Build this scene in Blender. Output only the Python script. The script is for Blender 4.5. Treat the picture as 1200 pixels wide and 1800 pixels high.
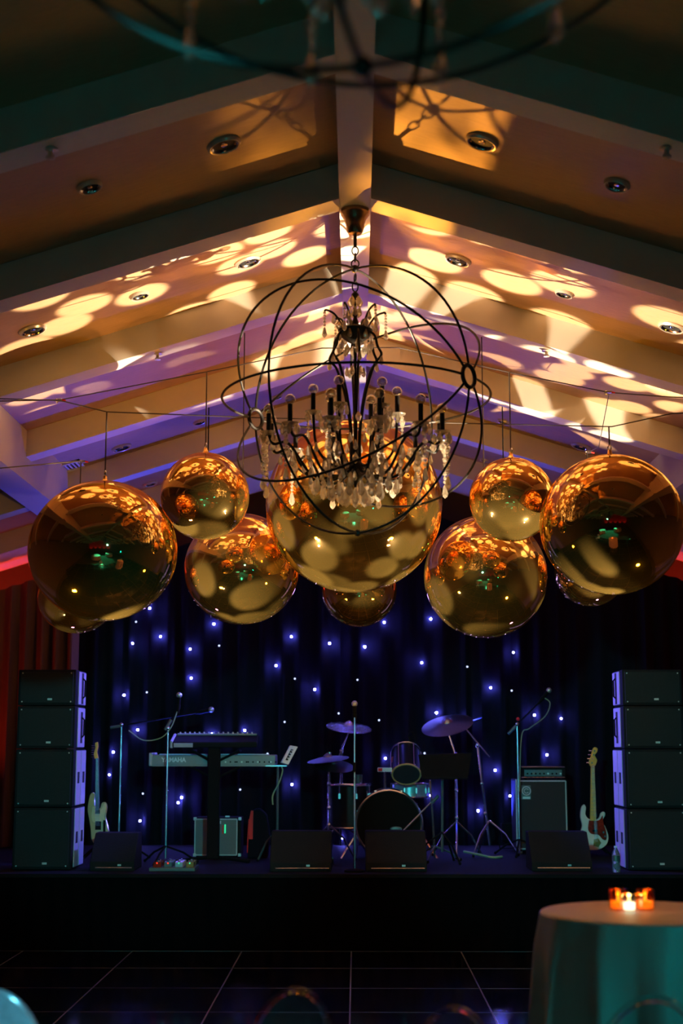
import bpy, math, random
from mathutils import Vector, Matrix, Euler
random.seed(7)
R = math.radians
sc = bpy.context.scene
COL = sc.collection
for o in list(bpy.data.objects):
    bpy.data.objects.remove(o)

# ------------------------------------------------------------------ camera
CAM_Z, PITCH, YAW, FPX = 1.72, R(9.31), R(0.573), 2500.0
cd = bpy.data.cameras.new('camera')
cd.sensor_fit = 'HORIZONTAL'; cd.sensor_width = 24.0; cd.sensor_height = 36.0; cd.lens = 50.0
cd.clip_start = 0.05; cd.clip_end = 200
cd.dof.use_dof = True; cd.dof.focus_distance = 10.5; cd.dof.aperture_fstop = 1.8
cam = bpy.data.objects.new('camera', cd); COL.objects.link(cam)
cam.location = (0, 0, CAM_Z); cam.rotation_euler = (R(90) + PITCH, 0, YAW)
sc.camera = cam
CM = Euler((R(90) + PITCH, 0, YAW)).to_matrix()
CI = CM.inverted()
def ray(u, v):
    return (CM @ Vector((u - 600.0, 900.0 - v, -FPX))).normalized()
def at(u, v, Y):                      # photo pixel -> point at depth Y
    d = ray(u, v); t = Y / d.y
    return Vector((d.x * t, Y, CAM_Z + d.z * t))
def mpp(p):                           # metres per photo pixel at a point
    return -(CI @ (Vector(p) - Vector((0, 0, CAM_Z)))).z / FPX

# ------------------------------------------------------------------ world, exposure
sc.view_settings.view_transform = 'Standard'; sc.view_settings.look = 'None'
sc.view_settings.gamma = 1.0; sc.view_settings.use_curve_mapping = False
sc.view_settings.exposure = 0.0
w = bpy.data.worlds.new('world'); sc.world = w; w.use_nodes = True
w.node_tree.nodes['Background'].inputs[0].default_value = (0.01, 0.02, 0.025, 1)
w.node_tree.nodes['Background'].inputs[1].default_value = 0.02

# ------------------------------------------------------------------ room dimensions
HR = 3.2 + CAM_Z          # underside of the ridge beam
SL = 0.312                # roof slope
DP = 0.22                 # panel above rafter underside
RW = 0.187                # ridge beam width
RAFT = [3.2 * (1.9316 + 0.5535 * k) for k in range(-9, 6)]   # depth of each rafter's near face
RTH = 0.20
def zpanel(x): return HR + DP - SL * abs(x)

# ------------------------------------------------------------------ stage and party lights
def aim(o, target):
    o.rotation_euler = (Vector(target) - o.location).to_track_quat('-Z', 'Y').to_euler()
def spot(name, loc, target, power, color, size=60, blend=0.3, radius=0.05):
    l = bpy.data.lights.new(name, 'SPOT'); l.energy = power; l.color = color
    l.spot_size = R(size); l.spot_blend = blend; l.shadow_soft_size = radius
    o = bpy.data.objects.new(name, l); COL.objects.link(o); o.location = loc; aim(o, target)
    return o
def pointl(name, loc, power, color, radius=0.05):
    l = bpy.data.lights.new(name, 'POINT'); l.energy = power; l.color = color; l.shadow_soft_size = radius
    o = bpy.data.objects.new(name, l); COL.objects.link(o); o.location = loc
    return o
def gobo_discs(lo, scale, seed, cut=0.32, soft=0.05, low=0.0, tint=((1, 1, 1), (1, 1, 1)), rnd=0.75):
    """a gobo wheel with round holes: the beam carries a disc pattern"""
    l = lo.data; l.use_nodes = True
    nt = l.node_tree; N = nt.nodes; L = nt.links
    em = N['Emission']
    tc = N.new('ShaderNodeTexCoord'); sx = N.new('ShaderNodeSeparateXYZ')
    L.new(tc.outputs['Normal'], sx.inputs[0])
    def math_(op, a, b=None):
        m = N.new('ShaderNodeMath'); m.operation = op
        for i, s in enumerate((a, b)):
            if s is None: continue
            if isinstance(s, (int, float)): m.inputs[i].default_value = s
            else: L.new(s, m.inputs[i])
        return m.outputs[0]
    z = math_('ABSOLUTE', sx.outputs[2])
    ux = math_('DIVIDE', sx.outputs[0], z); uy = math_('DIVIDE', sx.outputs[1], z)
    cb = N.new('ShaderNodeCombineXYZ'); L.new(ux, cb.inputs[0]); L.new(uy, cb.inputs[1]); cb.inputs[2].default_value = seed
    vo = N.new('ShaderNodeTexVoronoi'); vo.voronoi_dimensions = '2D'; vo.inputs['Scale'].default_value = scale
    vo.inputs['Randomness'].default_value = rnd
    off = N.new('ShaderNodeVectorMath'); off.operation = 'ADD'; off.inputs[1].default_value = (seed * 3.17, seed * 1.71, 0)
    L.new(cb.outputs[0], off.inputs[0]); L.new(off.outputs[0], vo.inputs['Vector'])
    mr = N.new('ShaderNodeMapRange'); mr.interpolation_type = 'SMOOTHSTEP'
    mr.inputs['From Min'].default_value = cut + soft; mr.inputs['From Max'].default_value = cut - soft
    mr.inputs['To Min'].default_value = low; mr.inputs['To Max'].default_value = 1.0
    L.new(vo.outputs['Distance'], mr.inputs[0])
    em.inputs[0].default_value = (1, 1, 1, 1)
    L.new(mr.outputs[0], em.inputs[1])
def noise_ripple(lo, scale, seed, low=0.15):
    """a water-ripple wheel: streaky uneven beam"""
    l = lo.data; l.use_nodes = True
    nt = l.node_tree; N = nt.nodes; L = nt.links
    tc = N.new('ShaderNodeTexCoord')
    mp = N.new('ShaderNodeMapping'); mp.inputs['Location'].default_value = (seed, seed * .7, 0); mp.inputs['Scale'].default_value = (1, 2.2, 1)
    L.new(tc.outputs['Normal'], mp.inputs[0])
    no = N.new('ShaderNodeTexNoise'); no.inputs['Scale'].default_value = scale; no.inputs['Detail'].default_value = 3
    L.new(mp.outputs[0], no.inputs['Vector'])
    mr = N.new('ShaderNodeMapRange'); mr.interpolation_type = 'SMOOTHSTEP'
    mr.inputs['From Min'].default_value = 0.38; mr.inputs['From Max'].default_value = 0.68
    mr.inputs['To Min'].default_value = low; mr.inputs['To Max'].default_value = 1.3
    L.new(no.outputs[0], mr.inputs[0]); L.new(mr.outputs[0], N['Emission'].inputs[1])

#LIGHTS_BEGIN
WARM = (1.0, 0.79, 0.52); AMBER = (1.0, 0.38, 0.04); YEL = (1.0, 0.50, 0.02); TEAL = (0.03, 0.75, 0.78)
# disc-gobo projectors on the dance floor edge, each thrown at the opposite roof slope
g = spot('gobo_projector_light', (2.75, 8.45, 0.35), (-0.75, 9.7, 4.75), 9000, WARM, 34, 0.15, 0.022); gobo_discs(g, 13.5, 1.0, .36, .04, .025)
g = spot('gobo_projector_light', (-2.75, 8.45, 0.35), (1.15, 10.4, 4.65), 9000, WARM, 36, 0.15, 0.022); gobo_discs(g, 11.0, 2.0, .36, .04, .025)
g = spot('gobo_projector_light', (3.3, 9.7, 0.35), (1.35, 10.9, 4.55), 4200, WARM, 30, 0.15, 0.022); gobo_discs(g, 11.5, 3.0, .38, .04, .02)
g = spot('gobo_projector_light', (-3.3, 9.7, 0.35), (-1.3, 10.7, 4.55), 900, WARM, 22, 0.15, 0.022); gobo_discs(g, 10.0, 5.0, .30, .04, .02)
# wide amber floods beside them
spot('amber_flood_light', (3.1, 8.4, 0.3), (-0.8, 11.5, 4.6), 300, YEL, 72, 0.7, 0.12)
spot('amber_flood_light', (-3.1, 8.4, 0.3), (0.8, 11.5, 4.6), 300, YEL, 72, 0.7, 0.12)
for x in (-1, 1):  # added lamps that brighten the panels between the ovals
    g = spot('amber_fill_light', (2.5 * x, 8.9, 0.3), (-0.9 * x, 9.5, 4.8), 520, (1.0, 0.42, 0.10), 34, 0.7, 0.06); noise_ripple(g, 6, 1.7 + x, .3)
# added unseen amber lamps, standing in for light the gold balls throw back
g = spot('ball_bounce_standin', (-1.25, 11.7, 3.12), (1.4, 7.1, 4.8), 2400, AMBER, 28, 0.35, 0.03); noise_ripple(g, 7, 3.1)
g = spot('ball_bounce_standin', (1.25, 11.7, 3.12), (-1.4, 7.3, 4.8), 700, AMBER, 28, 0.35, 0.03); noise_ripple(g, 8, 5.3)
# blue wash of the stage
spot('stage_wash_light', (-1.6, 15.2, 1.0), (-1.6, 12.4, 4.6), 620, (0.04, 0.06, 1.0), 62, 0.9, 0.1)
spot('stage_wash_light', (1.6, 15.2, 1.0), (1.6, 12.4, 4.6), 620, (0.04, 0.06, 1.0), 62, 0.9, 0.1)
spot('stage_wash_light', (-2.6, 12.0, 0.3), (-1.2, 11.0, 4.9), 55, (0.34, 0.18, 1.0), 54, 0.9, 0.1)
spot('stage_wash_light', (2.6, 12.0, 0.3), (1.2, 11.0, 4.9), 55, (0.34, 0.18, 1.0), 54, 0.9, 0.1)
spot('stage_side_light', (0.05, 13.7, 2.95), (-2.55, 13.1, 1.6), 600, (0.13, 0.12, 1.0), 44, 0.6, 0.05)
spot('stage_side_light', (0.05, 13.7, 2.95), (2.55, 13.1, 1.6), 600, (0.13, 0.12, 1.0), 44, 0.6, 0.05)
pointl('stage_top_light', (0.05, 14.3, 2.95), 16, (0.10, 0.09, 1.0), 0.06)
# teal wash from the back of the room
spot('teal_wash_light', (3.9, 1.2, 1.25), (1.25, 5.5, 0.45), 130, (0.0, 0.70, 0.74), 50, 0.7, 0.06)
spot('teal_wash_light', (-2.9, 1.6, 1.5), (-1.25, 4.7, 0.85), 420, (0.12, 0.62, 0.85), 17, 0.7, 0.06)  # added narrow spot that brightens the corner chair
for x in (-1, 1):
    spot('teal_stage_light', (-0.8 * x, 1.0, 2.95), (1.75 * x, 13.0, 1.5), 1900, (0.05, 0.75, 0.80), 18, 0.6, 0.14)
spot('teal_down_light', (0.0, -2.4, 4.2), (-0.3, 1.1, 0.7), 4200, TEAL, 38, 0.4, 0.06)
for x in (-3.2, 3.2):  # added lamps standing in for teal bounce under the front rafters
    spot('teal_fill_light', (x, 4.2, 0.2), (x * .2, 6.6, 5.0), 12, TEAL, 60, 0.8, 0.08)
# added amber lamp off to the side, warming the cocktail table top
spot('amber_table_fill', (4.6, 7.6, 3.0), (1.2, 5.5, 1.05), 110, (1.0, 0.29, 0.04), 34, 0.6, 0.06)
# red uplights behind the speaker stacks, and on the far wall behind the photographer
spot('red_uplight', (-4.5, 14.7, 0.75), (-3.9, 15.9, 3.9), 60, (1.0, 0.06, 0.015), 80, 0.8, 0.05)
spot('red_uplight', (4.5, 14.7, 0.75), (3.9, 15.9, 3.9), 45, (1.0, 0.05, 0.02), 80, 0.8, 0.05)
for x in (-4.1, 4.1):  # added out of sight behind the drapes to redden the wall band
    spot('red_uplight', (x, 16.35, 1.9), (x, 16.4, 4.0), 220, (1.0, 0.05, 0.02), 100, 0.8, 0.05)
for x in (-4.2, -2.1, 0.0, 2.1, 4.2):
    spot('red_uplight', (x, -8.2, 0.2), (x, -9.0, 3.0), 110, (1.0, 0.03, 0.04), 80, 0.8, 0.05)
#LIGHTS_END

# ------------------------------------------------------------------ materials
def mat(name, color, rough=0.5, metal=0.0, var=0.12, scale=20.0, stretch=(1, 1, 1), bump=0.0, emit=None, estr=0.0, trans=0.0, ior=1.45, spec=0.5, sheen=0.0, alpha=1.0):
    m = bpy.data.materials.new(name); m.use_nodes = True
    nt = m.node_tree; N = nt.nodes; L = nt.links
    b = N['Principled BSDF']
    b.inputs['Roughness'].default_value = rough; b.inputs['Metallic'].default_value = metal
    b.inputs['IOR'].default_value = ior; b.inputs['Transmission Weight'].default_value = trans
    b.inputs['Specular IOR Level'].default_value = spec
    b.inputs['Sheen Weight'].default_value = sheen
    c = tuple(color) + (1,)
    tc = N.new('ShaderNodeTexCoord'); mp = N.new('ShaderNodeMapping'); mp.inputs['Scale'].default_value = stretch
    no = N.new('ShaderNodeTexNoise'); no.inputs['Scale'].default_value = scale; no.inputs['Detail'].default_value = 4
    L.new(tc.outputs['Object'], mp.inputs[0]); L.new(mp.outputs[0], no.inputs['Vector'])
    if var > 0:
        mx = N.new('ShaderNodeMix'); mx.data_type = 'RGBA'
        mx.inputs[6].default_value = tuple(max(0, v * (1 - var)) for v in color) + (1,)
        mx.inputs[7].default_value = tuple(min(1, v * (1 + var)) for v in color) + (1,)
        L.new(no.outputs[0], mx.inputs[0]); L.new(mx.outputs[2], b.inputs['Base Color'])
    else:
        b.inputs['Base Color'].default_value = c
    if bump > 0:
        bp = N.new('ShaderNodeBump'); bp.inputs['Strength'].default_value = bump; bp.inputs['Distance'].default_value = 0.01
        L.new(no.outputs[0], bp.inputs['Height']); L.new(bp.outputs[0], b.inputs['Normal'])
    if emit:
        b.inputs['Emission Color'].default_value = tuple(emit) + (1,); b.inputs['Emission Strength'].default_value = estr
    return m
def emitter(name, color, strength):
    m = bpy.data.materials.new(name); m.use_nodes = True
    N = m.node_tree.nodes; N.clear()
    e = N.new('ShaderNodeEmission'); e.inputs[0].default_value = tuple(color) + (1,); e.inputs[1].default_value = strength
    o = N.new('ShaderNodeOutputMaterial'); m.node_tree.links.new(e.outputs[0], o.inputs[0])
    return m
def thin_glass(name, color, refl=0.12, edge=0.8):
    m = bpy.data.materials.new(name); m.use_nodes = True
    nt = m.node_tree; N = nt.nodes; L = nt.links; N.clear()
    t = N.new('ShaderNodeBsdfTransparent'); t.inputs[0].default_value = tuple(color) + (1,)
    g = N.new('ShaderNodeBsdfGlossy'); g.inputs['Roughness'].default_value = 0.03; g.inputs[0].default_value = (1, 1, 1, 1)
    lw = N.new('ShaderNodeLayerWeight'); lw.inputs[0].default_value = 0.35
    mr = N.new('ShaderNodeMapRange'); mr.inputs['To Min'].default_value = refl; mr.inputs['To Max'].default_value = edge
    L.new(lw.outputs['Facing'], mr.inputs[0])
    mx = N.new('ShaderNodeMixShader'); L.new(mr.outputs[0], mx.inputs[0]); L.new(t.outputs[0], mx.inputs[1]); L.new(g.outputs[0], mx.inputs[2])
    o = N.new('ShaderNodeOutputMaterial'); L.new(mx.outputs[0], o.inputs[0])
    return m
def gold_film(name):
    """inflated metallised gold film: sharp mirror, a little haze, gore seams with fine puckers"""
    m = bpy.data.materials.new(name); m.use_nodes = True
    nt = m.node_tree; N = nt.nodes; L = nt.links; N.clear()
    def math_(op, a, b=None):
        q = N.new('ShaderNodeMath'); q.operation = op
        for i, s in enumerate((a, b)):
            if s is None: continue
            if isinstance(s, (int, float)): q.inputs[i].default_value = s
            else: L.new(s, q.inputs[i])
        return q.outputs[0]
    tc = N.new('ShaderNodeTexCoord'); sx = N.new('ShaderNodeSeparateXYZ'); L.new(tc.outputs['Object'], sx.inputs[0])
    ang = math_('ARCTAN2', sx.outputs[1], sx.outputs[0])
    k = math_('PINGPONG', math_('ADD', ang, 0.35), math.pi / 8)          # 0 at every gore seam
    seam = N.new('ShaderNodeMapRange'); seam.inputs['From Min'].default_value = 0.05; seam.inputs['From Max'].default_value = 0.0
    L.new(k, seam.inputs[0])
    wv = N.new('ShaderNodeTexNoise'); wv.inputs['Scale'].default_value = 34; L.new(tc.outputs['Object'], wv.inputs['Vector'])
    n1 = N.new('ShaderNodeTexNoise'); n1.inputs['Scale'].default_value = 2.2; n1.inputs['Detail'].default_value = 2; L.new(tc.outputs['Object'], n1.inputs['Vector'])
    h = math_('ADD', math_('MULTIPLY', seam.outputs[0], math_('MULTIPLY', wv.outputs[0], 0.10)), math_('MULTIPLY', n1.outputs[0], 0.75))
    bp = N.new('ShaderNodeBump'); bp.inputs['Strength'].default_value = 0.35; bp.inputs['Distance'].default_value = 0.02
    L.new(h, bp.inputs['Height'])
    g = N.new('ShaderNodeBsdfGlossy'); g.inputs[0].default_value = (1.0, 0.56, 0.17, 1); g.inputs['Roughness'].default_value = 0.025
    d = N.new('ShaderNodeBsdfDiffuse'); d.inputs[0].default_value = (0.85, 0.56, 0.14, 1)
    g2 = N.new('ShaderNodeBsdfGlossy'); g2.inputs[0].default_value = (1.0, 0.75, 0.35, 1); g2.inputs['Roughness'].default_value = 0.28
    L.new(bp.outputs[0], g.inputs['Normal'])
    m1 = N.new('ShaderNodeMixShader'); m1.inputs[0].default_value = 0.1; L.new(d.outputs[0], m1.inputs[1]); L.new(g2.outputs[0], m1.inputs[2])
    m2 = N.new('ShaderNodeMixShader'); m2.inputs[0].default_value = 0.02; L.new(g.outputs[0], m2.inputs[1]); L.new(m1.outputs[0], m2.inputs[2])
    o = N.new('ShaderNodeOutputMaterial'); L.new(m2.outputs[0], o.inputs[0])
    return m

def reflection_blotches(name):
    m = bpy.data.materials.new(name); m.use_nodes = True
    nt = m.node_tree; N = nt.nodes; L = nt.links; N.clear()
    t = N.new('ShaderNodeBsdfTransparent'); d = N.new('ShaderNodeBsdfDiffuse'); d.inputs[0].default_value = (.8, .85, .9, 1)
    g = N.new('ShaderNodeBsdfGlossy'); g.inputs['Roughness'].default_value = .12
    tc = N.new('ShaderNodeTexCoord'); no = N.new('ShaderNodeTexNoise'); no.inputs['Scale'].default_value = 9; L.new(tc.outputs['Object'], no.inputs['Vector'])
    a = N.new('ShaderNodeMixShader'); L.new(no.outputs[0], a.inputs[0]); L.new(t.outputs[0], a.inputs[1]); L.new(d.outputs[0], a.inputs[2])  # pale noise blotches stand in for bright reflections on the acrylic
    b = N.new('ShaderNodeMixShader'); b.inputs[0].default_value = .25; L.new(a.outputs[0], b.inputs[1]); L.new(g.outputs[0], b.inputs[2])
    o = N.new('ShaderNodeOutputMaterial'); L.new(b.outputs[0], o.inputs[0]); return m
def crystal(name):
    """cut lead crystal: refraction plus bright facet reflections"""
    m = bpy.data.materials.new(name); m.use_nodes = True
    nt = m.node_tree; N = nt.nodes; L = nt.links; N.clear()
    g = N.new('ShaderNodeBsdfGlass'); g.inputs['IOR'].default_value = 1.6; g.inputs['Roughness'].default_value = 0.0
    s = N.new('ShaderNodeBsdfGlossy'); s.inputs['Roughness'].default_value = 0.08; s.inputs[0].default_value = (1, .97, .9, 1)
    d = N.new('ShaderNodeBsdfTranslucent'); d.inputs[0].default_value = (.95, .88, .75, 1)
    a = N.new('ShaderNodeMixShader'); a.inputs[0].default_value = .30; L.new(g.outputs[0], a.inputs[1]); L.new(s.outputs[0], a.inputs[2])
    b = N.new('ShaderNodeMixShader'); b.inputs[0].default_value = .28; L.new(a.outputs[0], b.inputs[1]); L.new(d.outputs[0], b.inputs[2])
    o = N.new('ShaderNodeOutputMaterial'); L.new(b.outputs[0], o.inputs[0])
    return m
M = dict(
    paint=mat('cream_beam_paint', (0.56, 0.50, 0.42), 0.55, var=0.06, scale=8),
    panel=mat('beige_ceiling_fabric', (0.36, 0.215, 0.115), 0.6, var=0.22, scale=30, stretch=(0.15, 3, 1), bump=0.15),
    wall=mat('tan_wall_paint', (0.13, 0.10, 0.08), 0.8, scale=5),
    carpet=mat('dark_carpet', (0.05, 0.035, 0.03), 0.95, scale=60, bump=0.4),
    black_tile=mat('black_gloss_panel', (0.004, 0.004, 0.006), 0.12, var=0.2, scale=6, spec=0.3),
    seam=mat('dull_seam_metal', (0.12, 0.13, 0.14), 0.5, 0.6),
    alu=mat('brushed_aluminium', (0.55, 0.57, 0.58), 0.35, 1.0, scale=40),
    chrome=mat('chrome', (0.80, 0.81, 0.82), 0.22, 1.0, var=0.03),
    steel=mat('dark_steel_cable', (0.10, 0.08, 0.07), 0.45, 0.8),
    iron=mat('black_iron', (0.012, 0.009, 0.008), 0.5, 0.1, bump=0.1),
    canopy=mat('bronze_canopy', (0.30, 0.20, 0.13), 0.25, 0.9),
    black=mat('black_plastic', (0.006, 0.006, 0.007), 0.75, spec=0.08),
    blackcloth=mat('black_velvet', (0.006, 0.006, 0.010), 0.95, var=0.3, scale=40, spec=0.1),
    stage=mat('black_stage_deck', (0.005, 0.005, 0.006), 0.8, spec=0.15, scale=15, bump=0.1),
    skirt=mat('black_stage_skirt', (0.0022, 0.0022, 0.0028), 0.95, spec=0.02),
    blotched=reflection_blotches('reflection_blotch_acrylic'),
    drape=mat('brown_drape', (0.14, 0.07, 0.035), 0.9, var=0.25, scale=25, stretch=(3, 3, .3), spec=0.1),
    speaker=mat('speaker_black_paint', (0.012, 0.013, 0.014), 0.8, spec=0.08, scale=90, bump=0.25),
    lit_side=mat('lit_side_tone', (0.40, 0.38, 0.42), 0.42, scale=60, bump=0.1),  # far paler than the cabinet: blue stage light put into the side colour
    grille=mat('black_perforated_grille', (0.011, 0.014, 0.015), 0.6, 0.0, spec=0.2, var=0.4, scale=220, bump=0.3),
    badge=mat('silver_badge', (0.6, 0.65, 0.63), 0.35, 0.4),
    gold=gold_film('gold_mirror_film'),
    glass=crystal('cut_crystal'),
    bulb=thin_glass('clear_bulb_glass', (0.92, 0.88, 0.80), 0.28, 0.95),
    acrylic=mat('clear_acrylic', (0.96, 0.98, 1.0), 0.02, var=0, trans=1.0, ior=1.49),
    cloth=mat('ivory_satin_cloth', (0.62, 0.58, 0.52), 0.5, var=0.05, scale=6, sheen=0.3),
    amberglass=thin_glass('amber_votive_glass', (0.95, 0.55, 0.14), 0.10, 0.7),
    clearglass=thin_glass('clear_votive_glass', (0.95, 0.97, 0.95), 0.10, 0.7),
    wax=mat('candle_wax', (0.9, 0.75, 0.5), 0.4, emit=(1.0, 0.45, 0.08), estr=1.5),  # wax given its own glow in place of flame light
    waxwhite=mat('white_candle_wax', (0.9, 0.85, 0.7), 0.4, emit=(1.0, 0.95, 0.7), estr=2.6),  # whiter glow of its own, again for flame light
    flame=emitter('candle_flame', (1.0, 0.62, 0.2), 5),
    led=emitter('blue_white_led', (0.13, 0.13, 1.0), 900),
    ledsmall=emitter('small_white_led', (0.55, 0.65, 1.0), 2.2),
    tolex=mat('black_tolex', (0.012, 0.012, 0.013), 0.8, spec=0.1, scale=120, bump=0.4),
    ampcloth=mat('grey_amp_cloth', (0.13, 0.15, 0.15), 0.8, var=0.35, scale=160, bump=0.3),
    cabcloth=mat('black_cab_cloth', (0.022, 0.024, 0.026), 0.8, var=0.4, scale=160, bump=0.3),
    piping=mat('grey_piping', (0.55, 0.58, 0.58), 0.4),
    headsilver=mat('amp_faceplate', (0.10, 0.13, 0.13), 0.35, 0.4),
    keys=mat('keyboard_shell', (0.20, 0.22, 0.23), 0.45),
    keyblack=mat('keyboard_black_shell', (0.010, 0.010, 0.012), 0.7, spec=0.1),
    white=mat('white_plastic', (0.7, 0.7, 0.72), 0.45),
    gwhite=mat('white_guitar_lacquer', (0.72, 0.70, 0.62), 0.15, var=0.03),
    ggreen=mat('butterscotch_lacquer', (0.42, 0.36, 0.20), 0.18, var=0.08),
    gcream=mat('cream_pickguard', (0.62, 0.52, 0.30), 0.3, var=0.05),
    tort=mat('tortoiseshell_guard', (0.20, 0.02, 0.012), 0.15, var=0.7, scale=50),
    maple=mat('maple_neck', (0.85, 0.42, 0.09), 0.25, var=0.12, scale=15, stretch=(6, 6, .5)),
    rosewood=mat('dark_fretboard', (0.05, 0.03, 0.02), 0.4),
    bridge=mat('amber_light_and_pedal', (0.62, 0.36, 0.12), 0.2, 0.7),  # amber light on the white bass put into a colour; pedals share it
    red=mat('red_lining', (0.75, 0.02, 0.02), 0.7),
    redglow=emitter('red_indicator', (1.0, 0.05, 0.02), 1.2),
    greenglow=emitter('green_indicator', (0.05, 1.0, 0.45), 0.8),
    head=mat('black_drum_head', (0.006, 0.007, 0.007), 0.8, spec=0.06),
    clearhead=mat('smoky_drum_head', (0.03, 0.035, 0.04), 0.2),
    shell=mat('silver_sparkle_shell', (0.45, 0.47, 0.48), 0.3, 0.6, var=0.4, scale=150),
    darkshell=mat('black_drum_shell', (0.008, 0.008, 0.010), 0.3, spec=0.25),
    cymbal=mat('bronze_cymbal', (0.36, 0.36, 0.38), 0.3, 1.0, var=0.1, scale=60, bump=0.1),
    hammered=mat('hammered_cymbal', (0.55, 0.50, 0.45), 0.22, 1.0, var=0.15, scale=55, bump=1.0),
    goldrim=mat('wooden_hoop', (0.55, 0.33, 0.12), 0.3),
    mesh=mat('microphone_mesh', (0.55, 0.58, 0.58), 0.35, 0.8, var=0.3, scale=300),
    cable=mat('green_cable', (0.25, 0.32, 0.18), 0.5),
    water=mat('clear_bottle_plastic', (0.9, 0.97, 1.0), 0.05, var=0, trans=0.9, ior=1.33),
    brass=mat('warm_trim', (0.62, 0.52, 0.42), 0.3, 0.5),
    reflector=mat('downlight_reflector', (0.75, 0.72, 0.68), 0.12, 1.0, var=0.02),
    vent=mat('vent_metal', (0.6, 0.58, 0.56), 0.4),
    dark=mat('shade_black', (0.006, 0.006, 0.006), 0.9),  # flat black put in for shade inside recesses and the vent
)

# ------------------------------------------------------------------ mesh helpers (world coordinates, metres)
WO = {}                               # world origin of every object
def frame(axis):
    a = Vector(axis).normalized()
    t = Vector((0, 0, 1)) if abs(a.z) < 0.9 else Vector((1, 0, 0))
    x = a.cross(t).normalized(); return x, a.cross(x).normalized(), a
class MB:
    def __init__(s, X=None): s.v, s.f, s.X = [], [], X
    def add(s, vs, fs):
        n = len(s.v)
        s.v += [(s.X @ Vector(v)) if s.X else Vector(v) for v in vs]
        s.f += [tuple(i + n for i in f) for f in fs]; return s
    def box(s, c, d, rot=None):
        c = Vector(c); h = Vector(d) / 2; q = []
        for z in (-1, 1):
            for x, y in ((-1, -1), (1, -1), (1, 1), (-1, 1)):
                p = Vector((x * h.x, y * h.y, z * h.z))
                if rot: p = rot @ p
                q.append(c + p)
        return s.add(q, [(3, 2, 1, 0), (4, 5, 6, 7), (0, 1, 5, 4), (1, 2, 6, 5), (2, 3, 7, 6), (3, 0, 4, 7)])
    def box2(s, a, b):
        a, b = Vector(a), Vector(b)
        return s.box((a + b) / 2, (abs(b.x - a.x), abs(b.y - a.y), abs(b.z - a.z)))
    def cyl(s, p0, p1, r0, r1=None, n=10, caps=True):
        p0, p1 = Vector(p0), Vector(p1); r1 = r0 if r1 is None else r1
        x, y, _ = frame(p1 - p0); q = []
        for p, r in ((p0, r0), (p1, r1)):
            for i in range(n):
                a = 2 * math.pi * i / n; q.append(p + (x * math.cos(a) + y * math.sin(a)) * r)
        fs = [(i, (i + 1) % n, n + (i + 1) % n, n + i) for i in range(n)]
        if caps: fs += [tuple(range(n))[::-1], tuple(range(n, 2 * n))]
        return s.add(q, fs)
    def tube(s, pts, r, n=8, closed=False):
        pts = [Vector(p) for p in pts]; m = len(pts); q = []
        rr = r if isinstance(r, (list, tuple)) else [r] * m
        up = None
        for i, p in enumerate(pts):
            a = pts[(i - 1) % m] if (closed or i > 0) else pts[i]
            b = pts[(i + 1) % m] if (closed or i < m - 1) else pts[i]
            t = (b - a).normalized()
            if up is None: x, y, _ = frame(t)
            else:
                x = (up - t * up.dot(t))
                x = x.normalized() if x.length > 1e-6 else frame(t)[0]
                y = t.cross(x)
            up = x
            for k in range(n):
                g = 2 * math.pi * k / n; q.append(p + (x * math.cos(g) + y * math.sin(g)) * rr[i])
        fs = []
        for i in range(m if closed else m - 1):
            j = (i + 1) % m
            for k in range(n):
                l = (k + 1) % n; fs.append((i * n + k, i * n + l, j * n + l, j * n + k))
        if not closed: fs += [tuple(range(n))[::-1], tuple(range((m - 1) * n, m * n))]
        return s.add(q, fs)
    def lathe(s, prof, c=(0, 0, 0), n=24, axis=(0, 0, 1), caps=True):
        c = Vector(c); x, y, a = frame(axis); q = []
        for r, z in prof:
            for i in range(n):
                g = 2 * math.pi * i / n; q.append(c + (x * math.cos(g) + y * math.sin(g)) * max(r, 1e-5) + a * z)
        fs = []
        for j in range(len(prof) - 1):
            for i in range(n):
                k = (i + 1) % n; fs.append((j * n + i, j * n + k, (j + 1) * n + k, (j + 1) * n + i))
        if caps and prof[0][0] > 1e-4: fs.append(tuple(range(n))[::-1])
        if caps and prof[-1][0] > 1e-4: fs.append(tuple(range((len(prof) - 1) * n, len(prof) * n)))
        return s.add(q, fs)
    def ball(s, c, r, n=12, m=8, k=(1, 1, 1)):
        c = Vector(c); q = [c + Vector((0, 0, -r * k[2]))]
        for j in range(1, m):
            g = math.pi * j / m - math.pi / 2
            for i in range(n):
                a = 2 * math.pi * i / n
                q.append(c + Vector((math.cos(a) * math.cos(g) * r * k[0], math.sin(a) * math.cos(g) * r * k[1], math.sin(g) * r * k[2])))
        q.append(c + Vector((0, 0, r * k[2]))); fs = []
        for i in range(n):
            fs.append((0, 1 + (i + 1) % n, 1 + i)); e = 1 + (m - 2) * n
            fs.append((e + i, e + (i + 1) % n, len(q) - 1))
        for j in range(m - 2):
            for i in range(n):
                k2 = (i + 1) % n; fs.append((1 + j * n + i, 1 + j * n + k2, 1 + (j + 1) * n + k2, 1 + (j + 1) * n + i))
        return s.add(q, fs)
    def torus(s, c, axis, R_, r, n=20, m=8, sx=1, sy=1):
        x, y, a = frame(axis); c = Vector(c)
        return s.tube([c + x * math.cos(2 * math.pi * i / n) * R_ * sx + y * math.sin(2 * math.pi * i / n) * R_ * sy for i in range(n)], r, m, True)
    def prism(s, front, off):
        off = Vector(off); front = [Vector(p) for p in front]; n = len(front)
        return s.add(front + [p + off for p in front], [tuple(range(n)), tuple(range(n, 2 * n))[::-1]] + [(i, i + n, (i + 1) % n + n, (i + 1) % n) for i in range(n)])
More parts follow.
